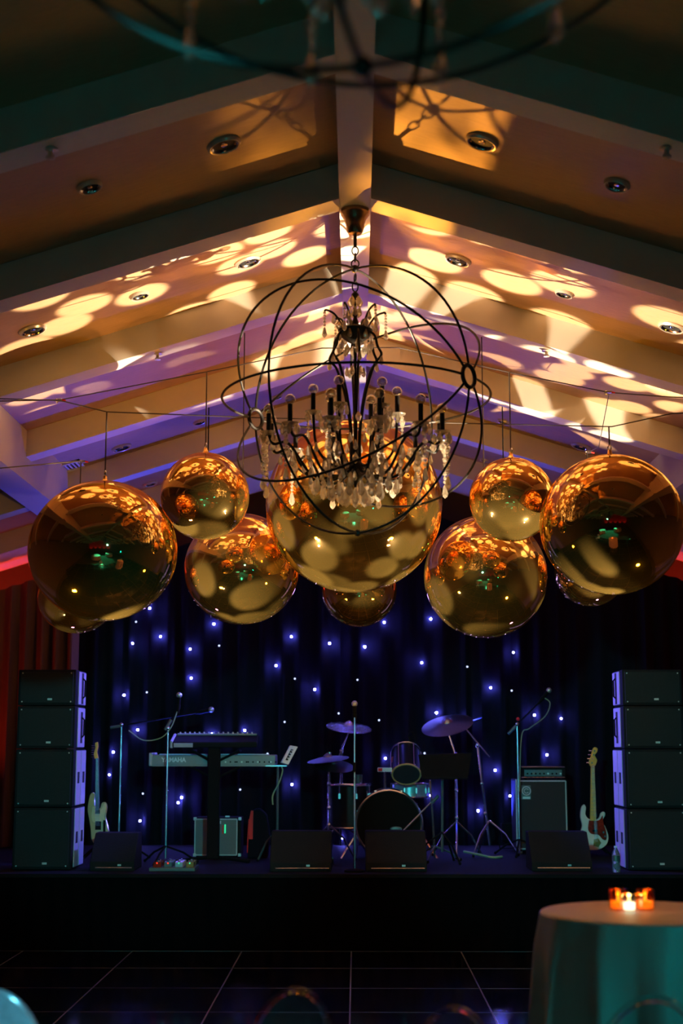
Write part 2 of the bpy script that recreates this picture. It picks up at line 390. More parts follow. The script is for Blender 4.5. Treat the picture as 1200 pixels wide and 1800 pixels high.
    def build(s, name, m, parent=None, smooth=False, bevel=0.0, origin=None):
        if parent is not None: o0 = WO[parent.name]
        elif origin is not None: o0 = Vector(origin)
        else:
            mn = [min(v[i] for v in s.v) for i in range(3)]; mx = [max(v[i] for v in s.v) for i in range(3)]
            o0 = Vector(((mn[0] + mx[0]) / 2, (mn[1] + mx[1]) / 2, mn[2]))
        me = bpy.data.meshes.new(name); me.from_pydata([v - o0 for v in s.v], [], s.f); me.update()
        import bmesh
        bm = bmesh.new(); bm.from_mesh(me); bmesh.ops.recalc_face_normals(bm, faces=bm.faces)
        if smooth:
            for f in bm.faces: f.smooth = True
            for e in bm.edges:
                if len(e.link_faces) == 2 and e.calc_face_angle(0) > R(40): e.smooth = False
        bm.to_mesh(me); bm.free()
        me.materials.append(m)
        o = bpy.data.objects.new(name, me); COL.objects.link(o)
        if parent is not None: o.parent = parent
        else: o.location = o0
        WO[o.name] = o0
        if bevel > 0:
            b = o.modifiers.new('bevel', 'BEVEL'); b.width = bevel; b.segments = 2; b.limit_method = 'ANGLE'
        return o
def tag(o, label, cat, group=None, kind=None):
    o['label'] = label; o['category'] = cat
    if group: o['group'] = group
    if kind: o['kind'] = kind
    return o
def thing(name, label, cat, loc, group=None):
    o = bpy.data.objects.new(name, None); COL.objects.link(o); o.location = loc; o.empty_display_size = 0.1
    WO[o.name] = Vector(loc); tag(o, label, cat, group); return o
def shared(src, name, parent, loc, rot=None):
    """another piece with the same mesh"""
    o = bpy.data.objects.new(name, src.data); COL.objects.link(o); o.parent = parent
    o.location = Vector(loc) - WO[parent.name]
    if rot is not None: o.rotation_euler = rot
    WO[o.name] = Vector(loc); return o
def copy_tree(o, parent=None):
    c = o.copy(); COL.objects.link(c); c.parent = parent; WO[c.name] = WO[o.name]
    for ch in list(o.children): copy_tree(ch, c)
    return c
def struct(o, label=None):
    o['kind'] = 'structure'
    if label: o['label'] = label
    return o
def pipe(pts, steps=8):               # smooth curve through points (Catmull-Rom)
    P = [Vector(p) for p in pts]; P = [P[0] * 2 - P[1]] + P + [P[-1] * 2 - P[-2]]; out = []
    for i in range(1, len(P) - 2):
        for k in range(steps):
            t = k / steps; a, b, c, d = P[i - 1], P[i], P[i + 1], P[i + 2]
            out.append(0.5 * ((2 * b) + (c - a) * t + (2 * a - 5 * b + 4 * c - d) * t * t + (3 * b - a - 3 * c + d) * t ** 3))
    return out + [P[-2]]

# ------------------------------------------------------------------ the room
struct(MB().box2((-6.0, -9.2, -0.1), (6.0, 17.2, 0.0)).build('floor', M['carpet']), 'dark carpet of the ballroom floor')
XW, YB, YF = 5.0, -9.0, 16.9
for nm, a, b in (('wall_left', (-XW - .2, YB, 0), (-XW, YF, 4.2)), ('wall_right', (XW, YB, 0), (XW + .2, YF, 4.2)),
                 ('wall_back', (-XW - .2, YF, 0), (XW + .2, YF + .2, 5.4)), ('wall_rear', (-XW - .2, YB - .2, 0), (XW + .2, YB, 5.4))):
    struct(MB().box2(a, b).build(nm, M['wall']), 'plain tan ballroom wall')
# ceiling: roof slabs, then panels, rafters, ridge and purlins as pieces
mb = MB()
for s in (-1, 1):
    x1 = s * (XW + .1); z0, z1 = HR + DP + .05, HR + DP + .05 - SL * abs(x1)
    mb.prism([(0, YB, z0), (x1, YB, z1), (x1, YB, z1 + .12), (0, YB, z0 + .12)], (0, YF - YB, 0))
ceiling = struct(mb.build('ceiling', M['panel'], origin=(0, 0, HR)), 'gabled ballroom ceiling with fabric panels between painted rafters')
PX0, PX1 = 2.72, 3.02                 # purlin inner and outer face
edges = [YB] + [y for y in RAFT if y > YB + .3] + [YF]
for k in range(len(edges) - 1):
    ya = edges[k] + (RTH if k else 0); yb = edges[k + 1]
    for s in (-1, 1):
        for xa, xb in ((RW / 2, PX0), (PX1, XW)):
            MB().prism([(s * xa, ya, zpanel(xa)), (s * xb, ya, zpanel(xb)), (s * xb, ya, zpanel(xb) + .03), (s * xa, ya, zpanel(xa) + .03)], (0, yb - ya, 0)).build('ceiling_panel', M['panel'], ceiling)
for k, y in enumerate(RAFT):
    if y < YB + .3: continue
    th = 0.95 if k == len(RAFT) - 1 else RTH
    for s in (-1, 1):
        for xa, xb in ((RW / 2, PX0), (PX1, XW)):
            za, zb = HR - SL * xa, HR - SL * xb
            MB().prism([(s * xa, y, za), (s * xb, y, zb), (s * xb, y, zb + DP + .04), (s * xa, y, za + DP + .04)], (0, th, 0)).build('rafter', M['paint'], ceiling)
MB().box2((-RW / 2, YB, HR - .012), (RW / 2, YF, HR + DP + .05)).build('ridge_beam', M['paint'], ceiling)
for s in (-1, 1):
    MB().box2((s * PX0, YB, HR - SL * PX0 - .20), (s * PX1, YF, HR - SL * PX0 + DP)).build('purlin', M['paint'], ceiling)

# dance floor of black panels with metal seams
TS = 0.914; TY1 = at(625, 1660, 12.3).y
dance = thing('dance_floor', 'black glossy dance floor of square panels with thin metal seams', 'dance floor', (0, 7, 0.0))
dance['kind'] = 'structure'
tx0 = at(617, 1671, 12.0).x
tile = None
NX, NY = 9, 9
for i in range(-5, 5):
    for j in range(NY):
        c = Vector((tx0 + (i + .5) * TS, TY1 - (j + .5) * TS, 0.0))
        if tile is None:
            tile = MB().box2((c.x - TS / 2 + .006, c.y - TS / 2 + .006, 0), (c.x + TS / 2 - .006, c.y + TS / 2 - .006, .022)).build('floor_panel', M['black_tile'], dance)
            c0 = c
        else:
            o = bpy.data.objects.new('floor_panel', tile.data); COL.objects.link(o); o.parent = dance; o.location = c - c0
for i in range(-5, 6):
    x = tx0 + i * TS
    MB().box2((x - .004, TY1 - NY * TS, .004), (x + .004, TY1, .0235)).build('seam_strip', M['seam'], dance)
for j in range(0, NY + 1):
    y = TY1 - j * TS
    MB().box2((tx0 - 5 * TS, y - .004, .004), (tx0 + 5 * TS, y + .004, .0237)).build('seam_strip', M['seam'], dance)

# stage
SZ, SY0 = 0.64, 12.42
st = thing('stage', 'low black stage platform with a black skirt along its front edge', 'stage', (0, 14, 0)); st['kind'] = 'structure'
MB().box2((-4.7, SY0, SZ - .06), (4.7, 16.4, SZ)).build('deck', M['stage'], st)
mb = MB(); n = 260
for i in range(n + 1):
    x = -4.7 + 9.4 * i / n; y = SY0 - .012 + .012 * math.sin(i * 1.35)
    mb.v += [Vector((x, y, 0.002)), Vector((x, y, SZ - .03))]
    if i: mb.f.append((2 * i - 2, 2 * i, 2 * i + 1, 2 * i - 1))
MB().box2((-4.7, SY0 + .02, 0), (4.7, SY0 + .05, SZ - .07)).build('front_board', M['skirt'], st)
mb.build('skirt', M['skirt'], st, smooth=True)
MB().box2((-4.7, SY0 - .02, SZ - .03), (4.7, SY0, SZ)).build('edge_trim', M['black'], st)

# ------------------------------------------------------------------ curtains
def curtain(name, m, x0, x1, y, top, label, amp=.05, wl=.17, seed=1, gather=0.0, cat='curtain', zbot=SZ):
    rnd = random.Random(seed); n = int((x1 - x0) / wl * 9); ph = 0; rows = 7; mb = MB(); X = []
    for i in range(n + 1):
        ph += 2 * math.pi / 9 * rnd.uniform(.6, 1.4); X.append(ph)
    for i in range(n + 1):
        x = x0 + (x1 - x0) * i / n
        for j in range(rows):
            t = j / (rows - 1); zt = top(x)
            a = amp * (0.55 + .45 * (1 - t)) * (1 + .4 * math.sin(x * 3 + seed))
            mb.v.append(Vector((x, y + a * math.sin(X[i] + .25 * math.sin(3 * t + x)), zbot + (zt - zbot) * t)))
            if i and j:
                b = i * rows + j; mb.f.append((b - rows - 1, b - 1, b, b - rows))
    o = mb.build(name, m, smooth=True); tag(o, label, cat); return o
slope_top = lambda off: (lambda x: HR - SL * max(abs(x), .9) - off)
CY = 15.95
star = curtain('star_curtain', M['blackcloth'], -3.3, 3.3, CY, slope_top(.35), 'black star curtain dotted with blue lights behind the band', .035, .22, 3)
curtain('side_drape', M['drape'], -4.75, -3.05, 15.62, slope_top(.28), 'brown pleated drape hanging behind the left speaker stack', .07, .17, 5)
curtain('side_drape', M['blackcloth'], 3.05, 4.75, 15.62, slope_top(.28), 'black pleated drape hanging behind the right speaker stack', .07, .17, 8)
BIG = [(282,1119,1),(334,1141,.9),(376,1097,1),(233,1131,.55),(263,1069,.85),(218,1222,.9),(242,1283,.85),(336,1192,1),(199,1322,1),(372,1290,.8),(430,1284,1),
       (512,1119,.95),(485,1170,1),(553,1212,.95),(579,1131,1.1),(641,1137,1.1),(675,1094,.9),(757,1088,.85),(741,1165,.95),(902,1147,.75),(862,1209,.75),
       (767,1253,1),(816,1264,.7),(939,1257,.85),(986,1263,.5),(961,1327,1),(870,1354,1.1),(896,1399,.75),(757,1398,1.1),(840,1425,1.1),(513,1379,.9),
       (313,1411,1.1),(319,1402,1.1),(246,1443,.85),(602,1473,.9),(677,1333,.8),(192,1362,.45)]
SVERTS = [v.co + star.location for v in star.data.vertices]
def cloth_y(p):
    return min(q.y for q in SVERTS if abs(q.x - p.x) < .05)
SMALL = [(258,1217),(239,1093),(385,1135),(518,1193),(628,1195),(500,1269),(595,1254),(666,1266),(821,1172),(899,1214),(422,1388),(251,1395),(705,1323),(746,1324),(470,1325)]
for u, v, s in BIG:
    p = at(u, v, CY - .05); p = at(u, v, cloth_y(p) - .018)
    b = MB().ball(p, .0108 * (0.55 + .45 * s), 10, 6).build('led_bulb', M['led'], star, smooth=True)
    MB().cyl(p + Vector((0, .012, 0)), p + Vector((0, .04, 0)), .006, n=6).build('led_holder', M['black'], b)
for u, v in SMALL:
    MB().ball(at(u, v, CY - .05), .010, 8, 6).build('led_bulb', M['ledsmall'], star, smooth=True)

# ------------------------------------------------------------------ gold mirror balls
def hang_cable(name, pts, label, r=.004, cat='cable', group=None, m='steel'):
    return tag(MB().tube(pts, r, 6).build(name, M[m]), label, cat, group)
def gold_ball(u, v, rp, Y, label, top=None, squash=1.0):
    c = at(u, v, Y); r = rp * mpp(c)
    t = thing('mirror_ball', label, 'mirror ball', c, 'gold mirror balls above the dance floor')
    mb = MB(); mb.ball(c, r, 64, 40, (1, 1, squash)); mb.build('shell', M['gold'], t, smooth=True)
    zt = c.z + r * squash
    MB().lathe([(.035, -.012), (.03, .0), (.016, .012), (.012, .035), (.0, .04)], (c.x, c.y, zt), 14).build('neck', M['gold'], t, smooth=True)
    ring = MB().torus((c.x, c.y, zt + .05), (1, .4, 0), .02, .004, 14, 6).build('hanging_ring', M['chrome'], t, smooth=True)
    top = top if top is not None else zpanel(c.x) + .004
    tag(MB().tube([(c.x, c.y, zt + .068), (c.x, c.y, top)], .005, 6).build('hanging_cable', M['steel']), 'thin cable holding ' + label, 'cable', 'cables the balls hang from')
    return c, r
BY, BS = 8.85, 9.5
z_of = lambda u, v, Y: at(u, v, Y).z
gold_ball(181, 968, 130, BY, 'large gold mirror ball at far left in front of the brown drape', z_of(188, 724, BY), .95)
gold_ball(360, 872, 78, BS, 'small gold mirror ball hanging high left of the chandelier', z_of(361, 654, BS), .99)
gold_ball(425, 1000, 101, 10.65, 'medium gold mirror ball below the small ball left of the chandelier', None, .97)
gold_ball(135, 1052, 68, 10.7, 'gold mirror ball almost hidden below the large left ball', z_of(140, 811, 10.7), .9)
gold_ball(622, 889, 155, 9.95, 'largest gold mirror ball directly behind the chandelier', None, .985)
gold_ball(631, 1036, 66, 11.3, 'small gold mirror ball peeking out under the largest central ball', None, 1)
gold_ball(899, 878, 75, BS, 'small gold mirror ball hanging high right of the chandelier', z_of(897, 655, BS), .99)
gold_ball(853, 1013, 108, 10.65, 'medium gold mirror ball below the small ball right of the chandelier', None, 1)
gold_ball(1075, 922, 126, BY, 'large gold mirror ball at far right', z_of(1075, 750, BY), .98)
gold_ball(1037, 1005, 62, 10.8, 'gold mirror ball almost hidden below the large right ball', z_of(1037, 795, 10.8), .98)
# rigging wires across the room
def wire(Y, q, s0, s1):
    pts = [at(u, v, Y) for u, v in q]
    if s0: pts = [Vector((-PX0, Y, pts[0].z + (pts[0].z - pts[1].z) * .5))] + pts
    if s1: pts = pts + [Vector((PX0, Y, pts[-1].z + (pts[-1].z - pts[-2].z) * .4))]
    return pts
hang_cable('rigging_wire', wire(BS, [(0, 705), (105, 703), (361, 654), (565, 612), (700, 611), (897, 655), (1070, 690), (1180, 698)], 1, 1), 'upper rigging wire strung across the room above the small balls', .004)
hang_cable('rigging_wire', wire(BY, [(0, 701), (105, 704), (188, 724), (445, 734), (850, 745), (1075, 750), (1180, 727)], 1, 1), 'lower rigging wire strung across the room through the large balls', .004)
hang_cable('rigging_wire', [(-PX0, 10.7, at(-10, 824, 10.7).z), at(0, 823, 10.7), at(146, 810, 10.7)], 'short rigging wire running to the far left ceiling vent', .005)
for u, v, Y, l in ((105, 703, BS, 'small wire clamp with red tip on the left rigging wire'), (1070, 689, BS, 'small wire clamp with red tip on the right rigging wire'), (1035, 795, 10.8, 'red tipped wire clamp just above the large right ball'), (146, 811, 10.7, 'wire clamp below the left ceiling vent')):
    p = at(u, v, Y); t = thing('wire_clamp', l, 'clamp', p, 'wire clamps')
    MB().box(p, (.035, .02, .018)).build('clamp_body', M['chrome'], t, bevel=.003)
    MB().torus(p + Vector((-.02, 0, -.005)), (0, 1, .2), .012, .003, 12, 6).build('clamp_loop', M['chrome'], t, smooth=True)
    MB().cyl(p + Vector((.015, 0, 0)), p + Vector((.04, 0, -.006)), .006, n=8).build('clamp_tip', M['red'], t)
hang_cable('drop_wire', [at(1070, 692, BS), at(1052, 786, 10.5), at(1036, 794, 10.8)], 'thin drop wire beside the large right ball', .003)

# ------------------------------------------------------------------ downlights, sprinklers, vent
def hit_panel(u, v):
    d = ray(u, v)
    s = 1 if d.x > 0 else -1                     # z = HR+DP - SL*s*x
    t = (HR + DP - CAM_Z) / (d.z + SL * s * d.x)
    return Vector((d.x * t, d.y * t, CAM_Z + d.z * t)), Vector((-SL * s, 0, -1)).normalized()
DL = [(393, 253, 62, 'large recessed downlight left of the ridge in the dim front bay'), (157, 327, 46, 'small recessed downlight at far left of the dim front bay'),
      (847, 248, 60, 'large recessed downlight right of the ridge beside the chandelier shadow'), (1084, 323, 47, 'small recessed downlight at far right of the dim front bay'),
      (435, 459, 48, 'recessed downlight among the light ovals left of the canopy'), (245, 518, 36, 'small recessed downlight in the middle of the left second bay'), (57, 579, 50, 'recessed downlight at the left edge of the second bay'),
      (805, 456, 48, 'recessed downlight among the light streaks right of the canopy'), (992, 515, 34, 'small recessed downlight in the middle of the right second bay'), (1180, 574, 48, 'recessed downlight at the right edge of the second bay'),
      (485, 697, 22, 'tiny recessed downlight behind the left side of the chandelier'), (350, 741, 24, 'tiny recessed downlight beside the cable of the small left ball'), (213, 786, 36, 'recessed downlight above the large left ball'),
      (748, 694, 22, 'tiny recessed downlight behind the right side of the chandelier'), (885, 740, 22, 'tiny recessed downlight beside the cable of the small right ball'), (1021, 784, 36, 'recessed downlight above the large right ball'),
      (263, 850, 28, 'recessed downlight between the large and small left balls'), (851, 808, 16, 'tiny recessed downlight left of the small right ball')]
for u, v, wpx, l in DL:
    p, nrm = hit_panel(u, v); r = wpx * mpp(p) / 2
    t = thing('downlight', l, 'downlight', p, 'recessed downlights in the ceiling panels')
    MB().lathe([(r * .82, .002), (r * .82, .020), (r * .88, .022), (r, .010), (r * 1.0, -.002)], p, 28, nrm, False).build('trim_ring', M['brass'], t, smooth=True)
    MB().lathe([(r * .84, .018), (r * .80, .012), (r * .66, .003)], p, 28, nrm, False).build('reflector', M['reflector'], t, smooth=True)
    MB().lathe([(r * .70, .0015), (r * .69, .004), (.001, .0042)], p, 24, nrm).build('recess_shade', M['dark'], t)  # flat black disc standing in for the shade inside the fitting
    x, y, a = frame(nrm)
    MB().lathe([(r * .22, .004), (r * .20, .010), (.001, .012)], p, 14, nrm).build('lamp', M['reflector'], t, smooth=True)
for u, v, l in ((90, 240, 'small sprinkler head under the dark left front rafter'), (1170, 237, 'small sprinkler head under the dark right front rafter'), (277, 622, 'small sprinkler head under the third left rafter'), (960, 620, 'small sprinkler head under the third right rafter')):
    d = ray(u, v); s = 1 if d.x > 0 else -1
    tt = (HR - CAM_Z) / (d.z + SL * s * d.x); p = Vector((d.x * tt, d.y * tt, CAM_Z + d.z * tt))
    y = min(RAFT, key=lambda q: abs(q + RTH / 2 - p.y)) + RTH / 2; p = at(u, v, y); p.z = HR - SL * abs(p.x)
    t = thing('sprinkler_head', l, 'sprinkler', p - Vector((0, 0, .05)), 'sprinkler heads')
    MB().lathe([(.034, 0), (.034, -.006), (.012, -.012), (.010, -.035)], p, 16).build('escutcheon', M['brass'], t, smooth=True)
    MB().lathe([(.022, -.044), (.022, -.048), (.002, -.05)], p, 14).build('deflector', M['brass'], t)
    mb = MB()
    for s_ in (-1, 1): mb.tube([p + Vector((s_ * .01, 0, -.03)), p + Vector((s_ * .017, 0, -.037)), p + Vector((s_ * .008, 0, -.046))], .003, 6)
    mb.build('yoke', M['brass'], t)
# vent
p, nrm = hit_panel(112, 822)
t = thing('ceiling_vent', 'slatted rectangular air vent in the blue lit ceiling at left', 'vent', p)
ex = Vector((1, 0, SL)).normalized(); ey = Vector((0, 1, 0)); wv, hv = .36, .30
def vb(c0, c1, z0, z1):
    a = [p + ex * c0[0] + ey * c0[1] + nrm * z0, p + ex * c1[0] + ey * c0[1] + nrm * z0, p + ex * c1[0] + ey * c1[1] + nrm * z0, p + ex * c0[0] + ey * c1[1] + nrm * z0]
    return MB().prism(a, nrm * (z1 - z0))
vb((-wv / 2, -hv / 2), (wv / 2, hv / 2), -.002, .003).build('back_plate', M['dark'], t)
for a, b in (((-wv / 2, -hv / 2), (wv / 2, -hv / 2 + .025)), ((-wv / 2, hv / 2 - .025), (wv / 2, hv / 2)), ((-wv / 2, -hv / 2), (-wv / 2 + .025, hv / 2)), ((wv / 2 - .025, -hv / 2), (wv / 2, hv / 2))):
    vb(a, b, .003, .018).build('vent_frame', M['vent'], t)
for i in range(9):
    x = -wv / 2 + .04 + i * (wv - .08) / 8
    vb((x - .012, -hv / 2 + .025), (x + .004, hv / 2 - .025), .004, .014).build('slat', M['vent'], t)
# unseen par cans, added as housings for the stand-in amber lamps
for x, l in ((-1.25, 'added black par can lamp unseen behind the medium left ball'), (1.25, 'added black par can lamp unseen behind the medium right ball')):
    c = Vector((x, 11.82, 3.1)); t = thing('unseen_par_can', l, 'stage light', c, 'par cans')
    dr = Vector((-x * .45, -4.8, 1.8)).normalized()
    MB().lathe([(.05, -.22), (.085, -.14), (.085, 0), (.09, .0), (.078, -.005), (.07, -.12), (.001, -.13)], c + dr * .04, 18, dr).build('can', M['black'], t, smooth=True)
    MB().tube([c + Vector((-.10, 0, -.0)), c + Vector((-.10, 0, .16)), c + Vector((.10, 0, .16)), c + Vector((.10, 0, 0))], .008, 6).build('yoke', M['black'], t)
    MB().cyl(c + Vector((0, 0, .16)), (c.x, c.y, zpanel(c.x) + .004), .005, n=8).build('drop_pipe', M['black'], t)
c = Vector((0.05, 13.86, 3.06)); t = thing('unseen_par_can', 'black par can lamp hung over the drums behind the central balls', 'stage light', c, 'par cans')
MB().lathe([(.05, .16), (.085, .08), (.085, -.05), (.078, -.05), (.07, .05), (.001, .06)], c, 18).build('can', M['black'], t, smooth=True)
MB().tube([c + Vector((-.10, 0, 0)), c + Vector((-.10, 0, .2)), c + Vector((.10, 0, .2)), c + Vector((.10, 0, 0))], .008, 6).build('yoke', M['black'], t)
MB().cyl(c + Vector((0, 0, .2)), (c.x, c.y, HR - .01), .012, n=8).build('drop_pipe', M['black'], t)
for x, l in ((-1.6, 'black floor wash light at the foot of the star curtain left of the drums'), (1.6, 'black floor wash light at the foot of the star curtain right of the drums')):
    c = Vector((x, 15.3, SZ)); t = thing('floor_wash_light', l, 'stage light', c, 'floor wash lights')
    MB().lathe([(.03, .06), (.075, .10), (.08, .27), (.072, .27), (.065, .14), (.001, .13)], c, 18).build('can', M['black'], t, smooth=True)
    MB().tube([c + Vector((-.095, 0, .2)), c + Vector((-.095, 0, .012)), c + Vector((.095, 0, .012)), c + Vector((.095, 0, .2))], .008, 6).build('yoke', M['black'], t)

# ------------------------------------------------------------------ chandelier
def make_chandelier(Y, label):
    zc = lambda v: at(624, v, Y).z
    A = Vector((0, Y, 0)); P = lambda r, a, z: Vector((r * math.cos(a), Y + r * math.sin(a), z))
    t = thing('orb_chandelier', label, 'chandelier', (0, Y, zc(940)), 'orb chandeliers under the ridge beam')
    zt = HR - .012
    MB().lathe([(.088, 0), (.090, -.008), (.086, -.03), (.066, -.06), (.056, -.10), (.050, -.135), (.038, -.15), (.012, -.155)], (0, Y, zt), 28).build('ceiling_canopy', M['canopy'], t, smooth=True)
    MB().cyl((0, Y, zt - .15), (0, Y, zc(433)), .011, n=10).build('drop_rod', M['iron'], t, smooth=True)
    for k, (v, R_, sy) in enumerate(((441, .020, 1.3), (453, .016, 1.7), (464, .024, 1.05), (489, .022, 1.2), (504, .018, 1.8))):
        MB().torus((0, Y, zc(v)), (0, 1, 0) if k % 2 == 0 else (1, .25, 0), R_, .0045, 16, 6, sy=sy, sx=.95).build('chain_link', M['iron'], t, smooth=True)
    # orb of iron hoops with an eye ring at each end of its level axis
    C = Vector((0.005, Y, (zc(472) + zc(937)) / 2)); RO = .79; SZ_ = (zc(472) - zc(937)) / 2 / RO
    E = Vector((.795, -.606, .012)).normalized(); U = Vector((0, 0, 1)); U = (U - E * U.dot(E)).normalized(); W = E.cross(U)
    def sph(d): return C + Vector((d.x * RO, d.y * RO, d.z * RO * SZ_))
    for k in range(4):
        a = k * math.pi / 4
        Q = (U * math.cos(a) + W * math.sin(a))
        for sgn in (1, -1):
            MB().tube([sph(E * math.cos(R(g)) + Q * sgn * math.sin(R(g))) for g in [5 + 170 * i / 44 for i in range(45)]], .0075, 6).build('orb_hoop', M['iron'], t, smooth=True)
    MB().tube([sph(U * math.cos(R(g)) + W * math.sin(R(g))) for g in range(0, 360, 6)], .0075, 6, True).build('orb_hoop', M['iron'], t, smooth=True)
    for s in (1, -1):
        MB().torus(sph(E * s * .997), E, .062, .012, 24, 8).build('eye_ring', M['iron'], t, smooth=True)
    MB().ball(sph(U), .024, 12, 8).build('orb_boss', M['iron'], t, smooth=True)
    MB().ball(sph(-U), .02, 12, 8).build('orb_boss', M['iron'], t, smooth=True)
    # stem
    MB().lathe([(.004, zc(512)), (.022, zc(517)), (.024, zc(521)), (.006, zc(524)), (.006, zc(545)), (.016, zc(552)), (.010, zc(558)), (.020, zc(566)), (.024, zc(572)), (.088, zc(577)), (.105, zc(581)), (.092, zc(590)), (.05, zc(600)), (.012, zc(606)),
                (.008, zc(640)), (.008, zc(770)), (.02, zc(790)), (.012, zc(805)), (.045, zc(815)), (.055, zc(828)), (.045, zc(840)), (.012, zc(850)), (.004, zc(858))], (0, Y, 0), 20).build('stem', M['iron'], t, smooth=True)
    # crystals (shared meshes)
    def drop(h, w_, z=0):
        m_ = MB(); m_.lathe([(.0002, 0), (w_ * .22, -h * .12), (w_ * .38, -h * .45), (w_ * .5, -h * .70), (w_ * .34, -h * .88), (.0002, -h)], (0, 0, z), 7); return m_
    def proto(m_, name):
        o = m_.build(name, M['glass'], None, origin=(0, 0, 0)); me = o.data; bpy.data.objects.remove(o); return me
    small, big = proto(drop(.062, .030), 'crystal_drop'), proto(drop(.10, .044), 'crystal_drop')
    kite = MB(); kite.lathe([(.0002, 0), (.019, -.034), (.012, -.058), (.0002, -.07)], (0, 0, 0), 6); kite = proto(kite, 'crystal_drop')
    st_ = MB(); z = 0
    for i in range(9):
        r_ = .011 if i % 3 else .016
        st_.ball((0, 0, z - r_), r_, 6, 4); z -= 2 * r_ + .002
    st_.v += []; d_ = drop(.085, .038, z); st_.add(d_.v, d_.f)
    strand = proto(st_, 'bead_strand')
    st2 = MB(); z = 0
    for i in range(5):
        st2.ball((0, 0, z - .009), .0095, 6, 4); z -= .019
    d_ = drop(.068, .032, z); st2.add(d_.v, d_.f); strand2 = proto(st2, 'bead_strand')
    def hang(me, p, name='crystal'):
        o = bpy.data.objects.new(name, me); COL.objects.link(o); o.parent = t; o.location = Vector(p) - WO[t.name]
        o.rotation_euler = (0, 0, random.uniform(0, 6.28)); WO[o.name] = Vector(p)
    # crown arms and their drops
    for i in range(6):
        a = R(10 + 60 * i); zb = zc(580)
        MB().tube(pipe([P(.075, a, zb), P(.095, a, zb + .05), P(.13, a, zb + .095), P(.175, a, zb + .115), P(.185, a, zb + .105)], 5), .007, 6).build('crown_arm', M['iron'], t, smooth=True)
        hang(strand2, P(.185, a, zb + .105), 'bead_strand'); hang(small, P(.13, a, zb + .09)); hang(kite, P(.10, a, zb + .06)); hang(small, P(.095, a, zb - .01))
        MB().tube(pipe([P(.085, a + .5, zc(584)), P(.125, a + .5, zc(594)), P(.14, a + .5, zc(612)), P(.165, a + .5, zc(628)), P(.125, a + .5, zc(642)), P(.10, a + .5, zc(660)), P(.06, a + .5, zc(700)), P(.03, a + .5, zc(760)), P(.03, a + .5, zc(812))], 5), .008, 6).build('scroll_bar', M['iron'], t, smooth=True)
        hang(small, P(.165, a + .5, zc(629))); hang(kite, P(.10, a + .5, zc(600))); hang(kite, P(.06, a + .5, zc(606))); hang(small, P(.05, a, zc(645)))
    for i in range(5):
        a = R(72 * i + 20); hang(kite, P(.03, a, zc(521))); hang(small, P(.028, a + .6, zc(540)))
    # candle arms
    def arm(r, a, zb, kind):
        zs = zb - .030 - .115                      # foot of the candle sleeve
        m_ = MB()
        if kind: m_.tube(pipe([P(.045, a, zc(828)), P(.14, a, zc(842)), P(.27, a, zc(836)), P(.40, a, zs - .055), P(.49, a, zs - .06), P(r, a, zs - .005)], 6), .0085, 6)
        else: m_.tube(pipe([P(.04, a, zc(818)), P(.11, a, zc(822)), P(.19, a, zc(806)), P(.235, a, zc(780)), P(r, a, zs - .005)], 6), .0085, 6)
        o = m_.build('candle_arm', M['iron'], t, smooth=True)
        MB().lathe([(.008, -.012), (.022, -.006), (.046, .004), (.050, .010), (.044, .009), (.012, .002)], P(r, a, zs), 14).build('bobeche', M['glass'], o, smooth=True)
        MB().cyl(P(r, a, zs - .01), P(r, a, zb - .028), .0145, n=10).build('candle_sleeve', M['iron'], o, smooth=True)
        MB().ball(P(r, a, zb), .030, 16, 10).build('globe_bulb', M['bulb'], o, smooth=True)
        for k in range(5 if kind else 4):
            b = a + R(40) + k * R(75); q = P(r, a, zs + .003) + Vector((math.cos(b), math.sin(b), 0)) * .046
            hang(small if k % 2 else kite, q)
        if kind: hang(strand, P(r + .03, a, zs - .005), 'bead_strand')
        else: hang(strand2, P(r + .03, a, zs - .005), 'bead_strand')
        hang(big, P(r * .72, a, zs - .09 if kind else zc(803))); hang(small, P(r * .52, a, zc(838) if kind else zc(812)))
    for i in range(12): arm(.52, R(15 + 30 * i), zc(728), True)
    for i in range(6): arm(.25, R(8 + 60 * i), zc(686), False)
    for i in range(14):
        a = 2 * math.pi * i / 14; hang(big, P(.15, a, zc(850))); hang(small, P(.19, a + .2, zc(838)))
    for i in range(8):
        a = 2 * math.pi * i / 8; hang(big, P(.075, a, zc(860)))
    hang(big, P(0, 0, zc(858)))
    for i in range(12):
        a = R(15 + 30 * i); hang(small, P(.36, a, zc(835))); hang(small, P(.44, a + R(15), zc(800))); hang(kite, P(.30, a + R(15), zc(812))); hang(big, P(.24, a + R(8), zc(842))); hang(small, P(.16, a + R(4), zc(770))); hang(kite, P(.20, a + R(20), zc(735)))
    return t
ch = make_chandelier(8.18, 'black iron orb chandelier dripping with crystals before the largest ball')
ch2 = copy_tree(ch); ch2.location.y = 2.42; ch2.rotation_euler.z = R(25)
ch2['label'] = 'second crystal chandelier nearest the camera with drops hanging into the top edge'

